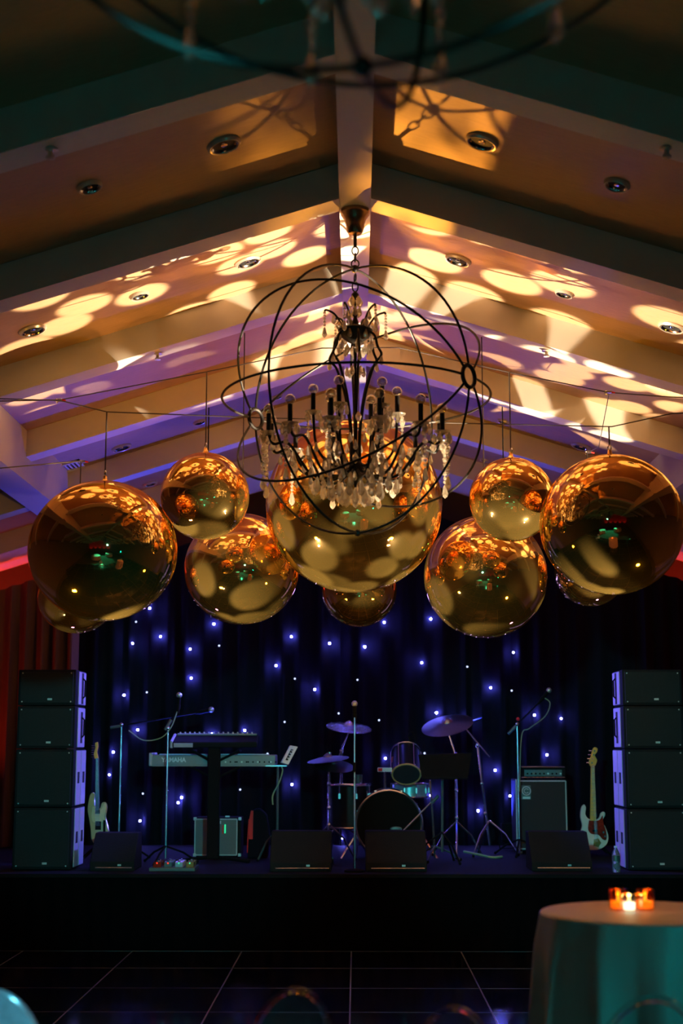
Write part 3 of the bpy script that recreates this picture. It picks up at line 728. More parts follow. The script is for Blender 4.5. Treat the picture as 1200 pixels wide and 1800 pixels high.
# ------------------------------------------------------------------ speaker stacks
def stack(side, u0, u1, Yf, vs, words):
    inner = u1 if side < 0 else u0
    xa, xb = at(u0, 1350, Yf).x, at(u1, 1350, Yf).x
    xi = xb if side < 0 else xa; inn = 1 if side < 0 else -1
    zs = [at((u0 + u1) / 2, v, Yf).z for v in vs]; zs[-1] = SZ
    for k in range(4):
        z1, z0 = zs[k], zs[k + 1] + .006
        dpt = .46 if k < 2 else .56
        t = thing('speaker_box', words[k], 'speaker', ((xa + xb) / 2, Yf + .25, z0), 'speaker boxes stacked either side of the stage')
        MB().box2((xa, Yf, z0), (xb, Yf + dpt, z1)).build('cabinet', M['speaker'], t, bevel=.008)
        MB().box2((xa + .02, Yf - .012, z0 + .02), (xb - .02, Yf + .002, z1 - .02)).build('grille', M['grille'], t, bevel=.004)
        cx = (xa + xb) / 2 + .03
        MB().box2((cx - .02, Yf - .017, z0 + .045), (cx + .02, Yf - .010, z0 + .062)).build('badge', M['badge'], t)
        for sx in (xa + .04, xb - .04):
            for sz in (z0 + .032, z1 - .032):
                MB().cyl((sx, Yf - .016, sz), (sx, Yf - .010, sz), .006, n=8).build('screw', M['badge'], t)
        for j in range(2 if k >= 2 else 1):
            if k >= 2: ya, yb = (Yf + .10, Yf + .30) if j == 0 else (Yf + .33, Yf + .54)
            else: ya, yb = Yf + .12, Yf + .44
            x2 = xi + inn * .008
            pn = MB().box2((min(xi, x2), ya, z0 + .012), (max(xi, x2), yb, z1 - .012)).build('side_panel', M['lit_side'], t, bevel=.003)
            hm = (ya + yb) / 2; hz = (z0 + z1) / 2
            hh = .14 if k < 2 else .05
            x3 = xi + inn * .0095
            MB().box2((min(x2, x3), hm - .045, hz - hh), (max(x2, x3), hm + .045, hz + hh)).build('handle_shade', M['dark'], pn)  # thin black plate painted in as the shade of a handle recess
            if k < 2: MB().tube([(xi + inn * .011, hm, hz - .09), (xi + inn * .03, hm, hz - .07), (xi + inn * .03, hm, hz + .07), (xi + inn * .011, hm, hz + .09)], .008, 6).build('grab_bar', M['black'], pn, smooth=True)
stack(-1, 27, 129, 12.75, [1177, 1241, 1317, 1420, 1527], ['topmost black speaker box of the left stack', 'second black speaker box from top in the left stack', 'third black speaker box from top in the left stack', 'bottom black speaker box of the left stack on the stage'])
stack(1, 1098, 1204, 12.75, [1177, 1241, 1317, 1422, 1530], ['topmost black speaker box of the right stack', 'second black speaker box from top in the right stack', 'third black speaker box from top in the right stack', 'bottom black speaker box of the right stack on the stage'])

# ------------------------------------------------------------------ stage gear helpers
def floor_v(u, Y): p = at(u, 1500, Y); p.z = SZ; return p
def bar(p, q, r, n=8): return MB().cyl(p, q, r, n=n)
def tripod(t, base, h, rad, m='chrome', rot=0.3):
    for k in range(3):
        a = rot + k * 2.094
        MB().tube([base + Vector((0, 0, h)), base + Vector((math.cos(a) * rad * .55, math.sin(a) * rad * .55, h * .62)), base + Vector((math.cos(a) * rad, math.sin(a) * rad, .012))], .010, 6).build('leg', M[m], t, smooth=True)
        MB().ball(base + Vector((math.cos(a) * rad, math.sin(a) * rad, .014)), .014, 8, 6).build('foot', M['black'], t, smooth=True)
def mic(t, p, d):
    """handheld microphone, head centre p, pointing along d"""
    d = Vector(d).normalized()
    MB().ball(p, .027, 14, 10).build('microphone_head', M['mesh'], t, smooth=True)
    MB().cyl(p - d * .018, p - d * .17, .021, .013, 12).build('microphone_body', M['black'], t, smooth=True)
    MB().cyl(p - d * .09, p - d * .13, .022, .020, 12).build('microphone_clip', M['black'], t, smooth=True)

# centre straight microphone stand
b = floor_v(623, 12.62); h = at(623, 1237, 12.62)
t = thing('microphone_stand', 'straight microphone stand at the stage front before the bass drum', 'microphone stand', b, 'microphone stands on stage')
MB().cyl(b + Vector((0, 0, .02)), h - Vector((0, 0, .12)), .011, .008, 10).build('pole', M['chrome'], t, smooth=True)
MB().lathe([(.09, 0), (.09, .015), (.05, .028), (.015, .03)], b, 24).build('round_base', M['black'], t, smooth=True)
MB().cyl(b + Vector((0, 0, .85)), b + Vector((0, 0, .93)), .015, n=10).build('clutch', M['black'], t, smooth=True)
mic(t, h, (0, -.2, 1))

def boom_stand(label, ub, Y, vtop, b0, b1, md, m='black', Yb=None):
    b = floor_v(ub, Y); tp = at(ub, vtop, Y); tp.x = b.x
    t = thing('microphone_stand', label, 'microphone stand', b, 'microphone stands on stage')
    MB().cyl(b + Vector((0, 0, .05)), tp, .011, .008, 10).build('pole', M['chrome'], t, smooth=True)
    tripod(t, b, .16, .30, m)
    p0, p1 = at(b0[0], b0[1], Y), at(b1[0], b1[1], Yb or Y)
    MB().cyl(p0, p1, .0075, n=8).build('boom', M['black'], t, smooth=True)
    MB().cyl(p0, p0 + (p1 - p0).normalized() * .11, .015, n=10).build('counterweight', M['headsilver'], t, smooth=True)
    MB().ball(tp, .020, 10, 8).build('boom_joint', M['chrome'], t, smooth=True)
    d = Vector(md); mic(t, p1 + d.normalized() * .13, d)
    return t, p0, p1
t, p0, p1 = boom_stand('boom microphone stand with red knob before the bass amplifier', 913, 14.45, 1273, (893, 1290), (950, 1231), (.62, -.15, .75))
MB().ball(at(910, 1264, 14.4), .018, 8, 6).build('tightening_knob', M['red'], t, smooth=True)
MB().tube(pipe([p1 + Vector((.03, 0, .03)), p1 + Vector((.09, -.02, -.03)), p1 + Vector((.04, 0, -.16)), p1 + Vector((-.12, 0, -.28)), p1 + Vector((-.2, 0, -.36)), p1 + Vector((-.235, -.03, -.9))], 6), .005, 6).build('microphone_cable', M['cable'], t, smooth=True)
t, p0, p1 = boom_stand('boom microphone stand with looping cable in front of the keyboards', 291, 13.45, 1280, (290, 1283), (313, 1246), (.08, -.2, 1))
MB().tube(pipe([p1 + Vector((.0, 0, .0)), p1 + Vector((-.06, -.02, -.17)), p1 + Vector((-.16, 0, -.27)), p1 + Vector((-.32, 0, -.29)), p1 + Vector((-.46, 0, -.2))], 6), .005, 6).build('microphone_cable', M['cable'], t, smooth=True)
boom_stand('dark boom microphone stand left of the keyboards reaching over them', 208, 14.0, 1274, (194, 1279), (350, 1252), (.6, -.2, .12))

# ------------------------------------------------------------------ drum kit
def vdisc(c, nrm, r, th, m_, name, t, n=36): return MB().lathe([(r * .98, -th / 2), (r, 0), (r * .98, th / 2)], c, n, nrm).build(name, M[m_], t, smooth=True)
YD = 14.1
c = at(683, 1449, YD - .2); r = 58 * mpp(c); c.z = SZ + r + .02
t = thing('bass_drum', 'large bass drum with a black front head facing the room', 'drum', (c.x, c.y, SZ))
ax = Vector((0, 1, 0))
MB().lathe([(r * .97, 0), (r * .97, .42)], c, 40, ax).build('shell', M['darkshell'], t, smooth=True)
MB().lathe([(r * .96, -.01), (.001, -.014)], c, 40, ax).build('front_head', M['head'], t, smooth=True)
for yy in (-.01, .43): MB().torus(c + ax * yy, ax, r, .016, 40, 8).build('hoop', M['chrome'] if yy < 0 else M['darkshell'], t, smooth=True)
for k in range(8):
    a = R(22.5 + 45 * k); d = Vector((math.cos(a), 0, math.sin(a)))
    MB().cyl(c + d * (r + .012) + ax * -.02, c + d * (r + .012) + ax * .14, .006, n=6).build('tension_rod', M['chrome'], t)
    MB().box(c + d * (r + .006) + ax * .15, (.03, .05, .03)).build('lug', M['chrome'], t, bevel=.004)
for s in (-1, 1):
    MB().tube([c + Vector((s * r * .9, .05, -.05)), c + Vector((s * (r + .14), -.10, -r + .0))], .010, 6).build('spur', M['chrome'], t)
pz = at(676, 1357, YD - .05)
MB().cyl(Vector((pz.x, c.y + .15, c.z + r * .95)), Vector((pz.x, c.y + .15, pz.z)), .011, n=8).build('tom_post', M['chrome'], t)
MB().box(at(676, 1353, YD - .06), (.14, .05, .04)).build('mount_block', M['white'], t, bevel=.005)
MB().box(at(668, 1353, YD - .09), (.04, .02, .03)).build('mount_label', M['red'], t)
# emblem patch near the bottom of the head
MB().ball(at(696, 1457, YD - .225), .045, 14, 8, (1.3, .12, .5)).build('damper_patch', M['headsilver'], t, smooth=True)
# rack tom
a0, a1 = at(714, 1361, YD - .05), at(713, 1322, YD + .16); dt = (a1 - a0).normalized(); rt = 25 * mpp(a0)
t = thing('rack_tom', 'black rack tom tilted over the bass drum with a wooden hoop', 'drum', a0)
MB().lathe([(rt * .96, 0), (rt * .96, (a1 - a0).length)], a0, 32, dt).build('shell', M['darkshell'], t, smooth=True)
MB().lathe([(rt * .95, -.004), (.001, -.006)], a0, 32, dt).build('bottom_head', M['clearhead'], t, smooth=True)
MB().torus(a0, dt, rt, .009, 32, 8).build('hoop', M['goldrim'], t, smooth=True)
MB().torus(a1, dt, rt, .009, 32, 8).build('hoop', M['chrome'], t, smooth=True)
for k in range(6):
    x, y, _ = frame(dt); d = x * math.cos(R(60 * k)) + y * math.sin(R(60 * k))
    MB().cyl(a0 + d * (rt + .01), a1 + d * (rt + .01), .005, n=6).build('tension_rod', M['chrome'], t)
mb = MB(); q = at(722, 1306, YD + .1); mb.cyl(q, q + Vector((-.02, 0, .06)), .018, .012, 10); mb.tube(pipe([q, q + Vector((-.03, 0, .08)), q + Vector((.03, .05, .1)), q + Vector((.05, .05, -.02))], 5), .006, 6)
mb.build('clip_microphone', M['black'], t, smooth=True)
MB().cyl(at(690, 1335, YD + .05), at(700, 1338, YD + .1), .03, n=12).build('side_mount', M['chrome'], t, smooth=True)
# snare
c = at(720, 1389, YD + .45); rs = 32 * mpp(c)
t = thing('snare_drum', 'silver snare drum on its stand right of the bass drum', 'drum', (c.x, c.y, SZ))
MB().lathe([(rs * .97, -.065), (rs * .97, .065), (.001, .068)], c, 32).build('shell', M['shell'], t, smooth=True)
for z in (-.065, .065): MB().torus(c + Vector((0, 0, z)), (0, 0, 1), rs, .008, 32, 8).build('hoop', M['chrome'], t, smooth=True)
for k in range(10):
    a = R(36 * k); d = Vector((math.cos(a), math.sin(a), 0)) * (rs + .008)
    MB().cyl(c + d - Vector((0, 0, .07)), c + d + Vector((0, 0, .07)), .004, n=6).build('tension_rod', M['chrome'], t)
    MB().box(c + d, (.014, .014, .05)).build('lug', M['chrome'], t)
b = Vector((c.x, c.y, SZ)); MB().cyl(b + Vector((0, 0, .2)), c - Vector((0, 0, .09)), .012, n=8).build('stand_pole', M['chrome'], t)
tripod(t, b, .22, .24, 'chrome', .9)
# floor tom at left
c = at(613, 1380, YD); rf = 37 * mpp(c); hf = .40
t = thing('floor_tom', 'dark floor tom with chrome legs left of the bass drum', 'drum', (c.x, c.y, SZ))
MB().lathe([(rf * .96, -hf), (rf * .96, 0), (.001, .004)], c, 32).build('shell', M['darkshell'], t, smooth=True)
for z in (-hf, 0): MB().torus(c + Vector((0, 0, z)), (0, 0, 1), rf, .010, 32, 8).build('hoop', M['chrome'], t, smooth=True)
for k in range(3):
    a = R(-150 + 110 * k); d = Vector((math.cos(a), math.sin(a), 0)) * (rf + .02)
    MB().cyl(c + d - Vector((0, 0, .05)), Vector((c.x + d.x, c.y + d.y, SZ + .01)), .008, n=8).build('leg', M['chrome'], t)
for k in range(8):
    a = R(45 * k + 20); d = Vector((math.cos(a), math.sin(a), 0)) * (rf + .008)
    MB().cyl(c + d - Vector((0, 0, .1)), c + d + Vector((0, 0, .01)), .005, n=6).build('tension_rod', M['chrome'], t)
    MB().box(c + d - Vector((0, 0, .1)), (.022, .022, .05)).build('lug', M['chrome'], t)
MB().cyl(at(629, 1377, YD - .1), at(629, 1362, YD - .1), .04, .045, 14).build('clip_microphone', M['headsilver'], t, smooth=True)
# cymbals
def cymbal(t, c, nrm, r, m_='cymbal', name='cymbal'):
    MB().lathe([(r, 0), (r * .6, .018 * r / .2), (r * .22, .030 * r / .2), (r * .18, .045 * r / .2), (r * .06, .062 * r / .2), (.004, .064 * r / .2), (.004, .058 * r / .2), (r * .17, .040 * r / .2), (r * .22, .026 * r / .2), (r * .6, .014 * r / .2), (r, -.003)], c, 40, nrm).build(name, M[m_], t, smooth=True)
def cymbal_stand(label, c, nrm, rp, joint, poletop, ub, Y, m_='cymbal', rad=.28, htri=.34):
    C_ = at(c[0], c[1], Y); b = floor_v(ub, Y)
    t = thing('cymbal_stand', label, 'cymbal', b, 'cymbals of the drum kit')
    cymbal(t, C_, nrm, rp * mpp(C_), m_)
    j, pt = at(joint[0], joint[1], Y), at(poletop[0], poletop[1], Y)
    MB().cyl(C_ + Vector(nrm).normalized() * .06, C_ - Vector((0, 0, .05)), .006, n=8).build('wing_rod', M['chrome'], t)
    MB().cyl(C_ - Vector((0, 0, .04)), j, .008, n=8).build('boom_arm', M['chrome'], t)
    MB().cyl(pt, b + Vector((0, 0, .10)), .012, n=8).build('pole', M['chrome'], t)
    MB().ball(pt, .022, 10, 8).build('tilter', M['chrome'], t, smooth=True)
    mid = (pt + b) / 2
    for f in (.35, .62): MB().ball(pt.lerp(b, f), .020, 10, 6).build('clutch', M['chrome'], t, smooth=True)
    tripod(t, b, htri, rad, 'chrome', random.uniform(0, 2))
cymbal_stand('hammered crash cymbal on a boom left of the centre microphone', (613, 1279), (.10, -.25, 1), 40, (590, 1343), (600, 1320), 598, YD + .3, 'hammered')
cymbal_stand('large tilted ride cymbal right of the rack tom', (786, 1275), (-.22, -.42, 1), 46, (800, 1326), (801, 1326), 803, YD + .15)
cymbal_stand('thin crash cymbal seen edge-on at the far right of the drum kit', (816, 1271), (-.32, .05, 1), 33, (860, 1331), (839, 1310), 861, YD + .35)
YH = 13.72
b = floor_v(578, YH)
t = thing('hi_hat', 'pair of hi-hat cymbals on a chrome stand left of the floor tom', 'cymbal', b, 'cymbals of the drum kit')
C_ = at(580, 1342, YH); cymbal(t, C_ + Vector((-.02, 0, .035)), (-.12, -.12, 1), .20, name='top_cymbal'); cymbal(t, C_ + Vector((.03, 0, -.02)), (.12, -.3, 1), .20, name='bottom_cymbal')
MB().cyl(b + Vector((0, 0, .05)), at(578, 1330, YH), .011, n=8).build('pole', M['chrome'], t)
MB().cyl(at(578, 1332, YH), at(579, 1322, YH), .02, n=10).build('clutch', M['chrome'], t, smooth=True)
for v in (1378, 1420, 1450): MB().ball(at(578, v, YH), .022, 10, 6).build('collar', M['chrome'], t, smooth=True)
tripod(t, b, .34, .27, 'chrome', .4)
MB().box(b + Vector((0, -.2, .03)), (.09, .28, .015), Matrix.Rotation(-.2, 3, 'X')).build('pedal', M['headsilver'], t)
# music stand
b = floor_v(777, 13.55)
t = thing('music_stand', 'black music stand with a wide desk in front of the drums', 'music stand', b)
q = [at(735, 1327, 13.6), at(829, 1324, 13.6), at(822, 1367, 13.5), at(741, 1368, 13.5)]
MB().prism(q, (0, .012, .004)).build('desk', M['black'], t)
MB().box2(q[3] + Vector((0, -.05, -.008)), q[2] + Vector((0, 0, 0.004))).build('lip', M['black'], t)
MB().cyl(b + Vector((0, 0, .1)), at(777, 1352, 13.62), .012, n=8).build('pole', M['headsilver'], t)
tripod(t, b, .28, .27, 'black', 1.1)
# kick drum microphone on a short boom
b = floor_v(764, 13.75)
t = thing('microphone_stand', 'short boom microphone stand aimed at the bass drum', 'microphone stand', b, 'microphone stands on stage')
MB().cyl(b + Vector((0, 0, .03)), at(756, 1371, 13.75), .010, n=8).build('pole', M['chrome'], t)
MB().cyl(at(768, 1400, 13.72), at(708, 1461, 13.62), .008, n=8).build('boom', M['chrome'], t)
MB().cyl(at(770, 1399, 13.72), at(758, 1412, 13.7), .016, n=10).build('counterweight', M['headsilver'], t)
MB().ball(at(763, 1406, 13.72), .02, 10, 8).build('boom_joint', M['chrome'], t, smooth=True)
tripod(t, b, .14, .25, 'headsilver', .2)
MB().cyl(at(708, 1461, 13.62), at(700, 1467, 13.62), .024, .02, 12).build('microphone_head', M['mesh'], t, smooth=True)
# cable on the deck right of the drums
tag(MB().tube(pipe([at(815, 1489, 14.35), at(840, 1494, 14.2), at(865, 1499, 14.1), at(882, 1498, 14.15)], 6), .012, 6).build('floor_cable', M['cable']), 'pale cable lying on the stage floor right of the drums', 'cable')
for o in [bpy.data.objects['floor_cable']]:
    me = o.data
    for v in me.vertices: v.co.z = max(v.co.z, 0)
    o.location.z = SZ

# ------------------------------------------------------------------ monitor wedges
def wedge(u0, u1, Y, vt, label):
    a, b = floor_v(u0, Y), floor_v(u1, Y); zt = at(u0, vt, Y + .22).z; w = b.x - a.x
    t = thing('monitor_wedge', label, 'stage monitor', ((a.x + b.x) / 2, Y, SZ), 'monitor wedges along the stage front')
    pr = [(a.x, Y, SZ + .0), (a.x, Y, SZ + .08), (a.x, Y + .24, zt), (a.x, Y + .42, zt), (a.x, Y + .46, SZ)]
    MB().prism(pr, (w, 0, 0)).build('cabinet', M['speaker'], t, bevel=.008)
    MB().box2((a.x + .03, Y + .44, SZ + .06), (b.x - .03, Y + .475, zt - .03)).build('grille', M['grille'], t)
    MB().cyl((a.x + .05, Y - .006, SZ + .03), (b.x - .02, Y - .006, SZ + .03), .005, n=6).build('front_bar', M['alu'], t)
    MB().box2(((a.x + b.x) / 2 + .05, Y - .006, SZ + .045), ((a.x + b.x) / 2 + .08, Y + .002, SZ + .06)).build('connector_plate', M['badge'], t)
wedge(474, 582, 12.62, 1461, 'black monitor wedge left of the centre microphone stand')
wedge(642, 750, 12.62, 1461, 'black monitor wedge right of the centre microphone stand')
wedge(934, 1040, 12.68, 1462, 'black monitor wedge in front of the bass amplifier and bass guitar')
wedge(158, 236, 12.66, 1464, 'black monitor wedge beside the left speaker stack')

# ------------------------------------------------------------------ amplifiers
def boxpx(u0, v0, u1, v1, Y, dep):
    a, b = at(u0, v0, Y), at(u1, v1, Y); return Vector((a.x, Y, b.z)), Vector((b.x, Y + dep, a.z))
def edge_frame(a, b, y, r, m_, t, name='piping'):
    mb = MB(); pts = [(a.x, y, a.z), (b.x, y, a.z), (b.x, y, b.z), (a.x, y, b.z)]
    for i in range(4): mb.cyl(pts[i], pts[(i + 1) % 4], r, n=6)
    return mb.build(name, M[m_], t)
# combo guitar amp
a, b = boxpx(341, 1437, 418, 1503, 14.2, .30); a.z = SZ + .012
t = thing('guitar_amplifier', 'guitar combo amplifier with grey cloth front and pale piping', 'amplifier', ((a.x + b.x) / 2, 14.35, SZ))
MB().box2(a, b + Vector((.03, 0, 0))).build('cabinet', M['tolex'], t, bevel=.012)
MB().box2(a + Vector((.015, -.006, .015)), Vector((b.x - .015, 14.205, b.z - .02))).build('speaker_cloth', M['ampcloth'], t)
edge_frame(a + Vector((.012, 0, .012)), Vector((b.x - .012, 0, b.z - .016)), 14.192, .006, 'piping', t)
MB().box2((a.x + .17, 14.188, b.z - .060), (a.x + .265, 14.196, b.z - .032)).build('name_plate', M['badge'], t)
for x in (a.x + .12, a.x + .30):
    MB().box2((x, 14.26, b.z), (x + .04, 14.3, b.z + .012)).build('top_handle', M['badge'], t)
MB().box2((a.x + .280, 14.182, b.z - .155), (a.x + .292, 14.192, b.z - .075)).build('hang_tag', M['red'], t)
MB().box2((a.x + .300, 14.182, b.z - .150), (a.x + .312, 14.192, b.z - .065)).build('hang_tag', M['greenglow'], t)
for x in (a.x + .01, b.x + .015):
    for z in (a.z + .012, b.z - .012): MB().box((x, 14.205, z), (.03, .03, .03)).build('corner', M['badge'], t, bevel=.005)
for x in (a.x + .03, b.x): MB().cyl((x, 14.26, SZ), (x, 14.26, SZ + .015), .015, n=8).build('foot', M['black'], t)
# gig bag beside it
Y = 14.1
q = [at(434, 1502, Y), at(470, 1502, Y), at(474, 1470, Y), at(468, 1432, Y), at(456, 1421, Y), at(443, 1424, Y), at(436, 1450, Y)]
for p in q[:2]: p.z = SZ
t = thing('gig_bag', 'black bag with bright red lining leaning beside the guitar amplifier', 'bag', q[0])
MB().prism(q, (0, .16, 0)).build('bag_body', M['blackcloth'], t, bevel=.02)
MB().prism([at(437, 1475, Y - .01), at(444, 1475, Y - .01), at(445, 1425, Y - .01), at(441, 1425, Y - .01), at(437, 1445, Y - .01)], (0, .012, 0)).build('red_lining', M['red'], t)
MB().tube([at(434.5, 1499, Y - .012), at(435.5, 1470, Y - .012), at(437.5, 1440, Y - .012)], .006, 6).build('zip_edge', M['red'], t)
# pedalboard
a = floor_v(262, 12.8); b_ = floor_v(346, 12.8)
t = thing('pedalboard', 'flat pedalboard of effects pedals with red and green lights', 'pedalboard', ((a.x + b_.x) / 2, 12.8, SZ))
MB().box2((a.x + .02, 12.66, SZ), (b_.x, 12.99, SZ + .03)).build('board', M['headsilver'], t, bevel=.004)
for i in range(8):
    x = a.x + .05 + (i % 4) * .095; y = 12.70 + (i // 4) * .15
    pd = MB().box2((x, y, SZ + .03), (x + .07, y + .11, SZ + .075)).build('pedal', M[['tort', 'headsilver', 'shell', 'bridge'][i % 4]], t, bevel=.005)
    MB().ball((x + .035, y - .002, SZ + .066), .007, 8, 6).build('indicator', M['redglow' if i in (0, 1, 4) else 'greenglow'], pd)
    MB().cyl((x + .035, y + .03, SZ + .075), (x + .035, y + .03, SZ + .088), .012, n=8).build('foot_switch', M['chrome'], pd)
# bass cabinet and head
Yc = 14.7
a, b = boxpx(905, 1370, 1000, 1492, Yc, .40); a.z = SZ + .03
t = thing('bass_cabinet', 'tall black bass speaker cabinet with pale piping and round emblem', 'amplifier', ((a.x + b.x) / 2, Yc + .2, SZ))
MB().box2(a, b).build('cabinet', M['tolex'], t, bevel=.012)
MB().box2((a.x + .03, Yc - .006, a.z + .03), (b.x - .02, Yc + .004, b.z - .02)).build('speaker_cloth', M['cabcloth'], t)
edge_frame(Vector((a.x + .025, 0, a.z + .02)), Vector((b.x - .02, 0, b.z - .016)), Yc - .008, .007, 'piping', t)
MB().cyl((a.x + .008, Yc - .008, a.z + .02), (a.x + .008, Yc - .008, b.z), .008, n=6).build('edge_trim', M['piping'], t)
mb = MB(); lx, lz = a.x + .11, b.z - .115                       # emblem: ring with an open inner ring on a plate
MB().box2((lx - .05, Yc - .012, lz - .085), (lx + .045, Yc - .006, lz + .055)).build('emblem_plate', M['headsilver'], t)
mb.torus((lx, Yc - .014, lz), (0, 1, 0), .042, .006, 24, 6)
mb.tube([(lx + .022 * math.cos(R(g)), Yc - .014, lz + .022 * math.sin(R(g))) for g in range(30, 331, 20)], .005, 6)
mb.box((lx, Yc - .014, lz - .068), (.075, .006, .022))
mb.build('emblem', M['badge'], t)
for x in (a.x + .05, b.x - .05): MB().cyl((x, Yc + .05, SZ), (x, Yc + .05, SZ + .035), .02, n=8).build('caster', M['chrome'], t)
MB().box2((a.x + .12, Yc - .02, SZ + .0), (a.x + .165, Yc - .012, SZ + .035)).build('floor_tag', M['white'], t)
ctop = b.z
a, b = boxpx(914, 1347, 994, 1370, Yc + .04, .30); a.z = ctop + .012
t = thing('bass_amplifier_head', 'small bass amplifier head on top of the bass cabinet', 'amplifier', ((a.x + b.x) / 2, Yc + .2, ctop))
MB().box2(a, b).build('case', M['tolex'], t, bevel=.008)
MB().box2((a.x + .04, Yc + .03, a.z + .02), (b.x - .04, Yc + .042, b.z - .035)).build('face_plate', M['headsilver'], t)
for z in (a.z + .006, b.z - .008): MB().cyl((a.x + .01, Yc + .034, z), (b.x - .01, Yc + .034, z), .006, n=6).build('trim_bar', M['chrome'], t)
for i in range(9):
    x = a.x + .07 + i * .042; MB().cyl((x, Yc + .03, a.z + .045), (x, Yc + .012, a.z + .045), .009, n=10).build('knob', M['black'] if i not in (5, 8) else M['badge'], t, smooth=True)
for x in (a.x + .06, b.x - .06): MB().cyl((x, Yc + .1, ctop), (x, Yc + .1, ctop + .014), .014, n=8).build('foot', M['black'], t)

# ------------------------------------------------------------------ guitars
def solid(pts, Y, th, name, m_, t, bevel=.006, lean=.0):
    q = [at(u, v, Y) for u, v in pts]; z0 = SZ
    q = [p + Vector((0, (p.z - z0) * lean, 0)) for p in q]
    return MB().prism(q, (0, th, 0)).build(name, M[m_], t, bevel=bevel)
def smooth_px(pts, k=4): return [(p.x, p.y) for p in pipe([(x, y, 0) for x, y in pts + [pts[0]]], k)][:-1]
Yg = 14.35; LN = .10
b = floor_v(1046, Yg)
t = thing('bass_guitar', 'white bass guitar with red tortoiseshell guard and maple neck on a stand', 'guitar', b, 'guitars standing on stage')
body = smooth_px([(1028, 1414), (1023, 1420), (1021, 1436), (1024, 1452), (1020, 1466), (1020, 1482), (1030, 1493), (1050, 1494), (1065, 1486), (1070, 1472), (1065, 1455), (1060, 1444), (1065, 1432), (1062, 1427), (1057, 1430), (1054, 1438), (1048, 1441), (1036, 1440), (1030, 1432), (1031, 1420)])
solid(body, Yg, .045, 'body', 'gwhite', t, .008, LN)
g1 = smooth_px([(1036, 1442), (1048, 1443), (1055, 1441), (1060, 1434), (1061, 1446), (1066, 1462), (1066, 1476), (1060, 1476), (1052, 1468), (1040, 1466), (1034, 1458)])
solid(g1, Yg - .008, .012, 'pickguard', 'tort', t, .002, LN)
solid([(1044, 1475), (1052, 1474), (1057, 1482), (1052, 1489), (1043, 1487)], Yg - .008, .012, 'amber_light_patch', 'bridge', t, .002, LN)  # amber light on the body, modelled as a thin coloured piece
solid([(1042, 1459), (1051, 1458), (1051, 1462), (1042, 1463)], Yg - .016, .01, 'pickup', 'black', t, .002, LN)
solid([(1041, 1346), (1047.5, 1346), (1048.5, 1443), (1038, 1443)], Yg - .014, .028, 'neck', 'maple', t, .003, LN)
solid(smooth_px([(1040, 1347), (1037, 1340), (1041, 1330), (1044, 1318), (1048, 1313.5), (1053, 1316), (1052, 1322), (1048, 1328), (1052, 1336), (1050, 1343), (1047.5, 1347)], 3), Yg - .010, .018, 'headstock', 'maple', t, .003, LN)
for i in range(4):
    p = at(1042 + i * 1.6, 1341 - i * 7, Yg); p.y += (p.z - SZ) * LN
    MB().cyl(p + Vector((-.022, -.012, 0)), p + Vector((-.05, .0, 0)), .007, n=8).build('tuning_peg', M['chrome'], t)
    MB().cyl(p + Vector((0, -.022, 0)), p + Vector((0, -.01, 0)), .007, n=8).build('tuner_post', M['chrome'], t)
for i in range(4):
    p0, p1 = at(1042 + i * 1.3, 1345, Yg), at(1045 + i * 1.7, 1480, Yg)
    for p in (p0, p1): p.y += (p.z - SZ) * LN - .02
    MB().cyl(p0, p1, .0014, n=4).build('string', M['chrome'], t)
for i in range(12):
    v = 1350 + 88 * (1 - .944 ** i) / (1 - .944 ** 12); p0, p1 = at(1040.5 - i * .12, v, Yg), at(1047.6 + i * .05, v, Yg)
    for p in (p0, p1): p.y += (p.z - SZ) * LN - .016
    MB().cyl(p0, p1, .0016, n=4).build('fret', M['chrome'], t)
for p in ((1060, 1463), (1063, 1470)):
    q = at(p[0], p[1], Yg); q.y += (q.z - SZ) * LN - .02; MB().cyl(q, q + Vector((0, -.012, 0)), .010, n=10).build('control_knob', M['chrome'], t)
def guitar_stand(u, Y, top, label):
    b = floor_v(u, Y + .12); t = thing('guitar_stand', label, 'guitar stand', b, 'guitar stands')
    MB().cyl(b + Vector((0, .1, .05)), at(u, top, Y + .25), .012, n=8).build('pole', M['black'], t)
    for s in (-1, 1):
        MB().tube([b + Vector((0, .1, .16)), b + Vector((s * .16, -.02, .015))], .011, 6).build('leg', M['black'], t)
        MB().tube([b + Vector((0, .08, .16)), b + Vector((s * .10, -.06, .045)), b + Vector((s * .10, -.20, .045))], .010, 6).build('cradle_arm', M['black'], t)
    MB().tube([b + Vector((0, .1, .14)), b + Vector((0, .30, .012))], .011, 6).build('leg', M['black'], t)
guitar_stand(1044, Yg, 1390, 'black folding stand holding the white bass guitar')
# electric guitar at left
Yg = 13.55; b = floor_v(172, Yg)
t = thing('electric_guitar', 'butterscotch electric guitar with cream guard beside the left speaker stack', 'guitar', b, 'guitars standing on stage')
body = smooth_px([(161, 1393), (156, 1398), (153, 1412), (152, 1425), (155, 1440), (158, 1458), (160, 1476), (168, 1486), (180, 1486), (190, 1477), (191, 1465), (187, 1450), (184, 1436), (186, 1420), (183, 1411), (177, 1412), (174, 1421), (168, 1424), (164, 1415), (164, 1398)])
solid(body, Yg, .045, 'body', 'ggreen', t, .008, .1)
solid(smooth_px([(161, 1418), (175, 1424), (182, 1412), (184.5, 1420), (182, 1436), (184, 1446), (172, 1444), (163, 1446), (159, 1436)]), Yg - .006, .010, 'pickguard', 'gcream', t, .002, .1)
solid([(166, 1424), (174, 1424), (174, 1431), (165, 1431)], Yg - .012, .01, 'pickup', 'black', t, .002, .1)
solid([(166, 1444), (176, 1444), (176, 1459), (166, 1459)], Yg - .012, .014, 'bridge', 'black', t, .002, .1)
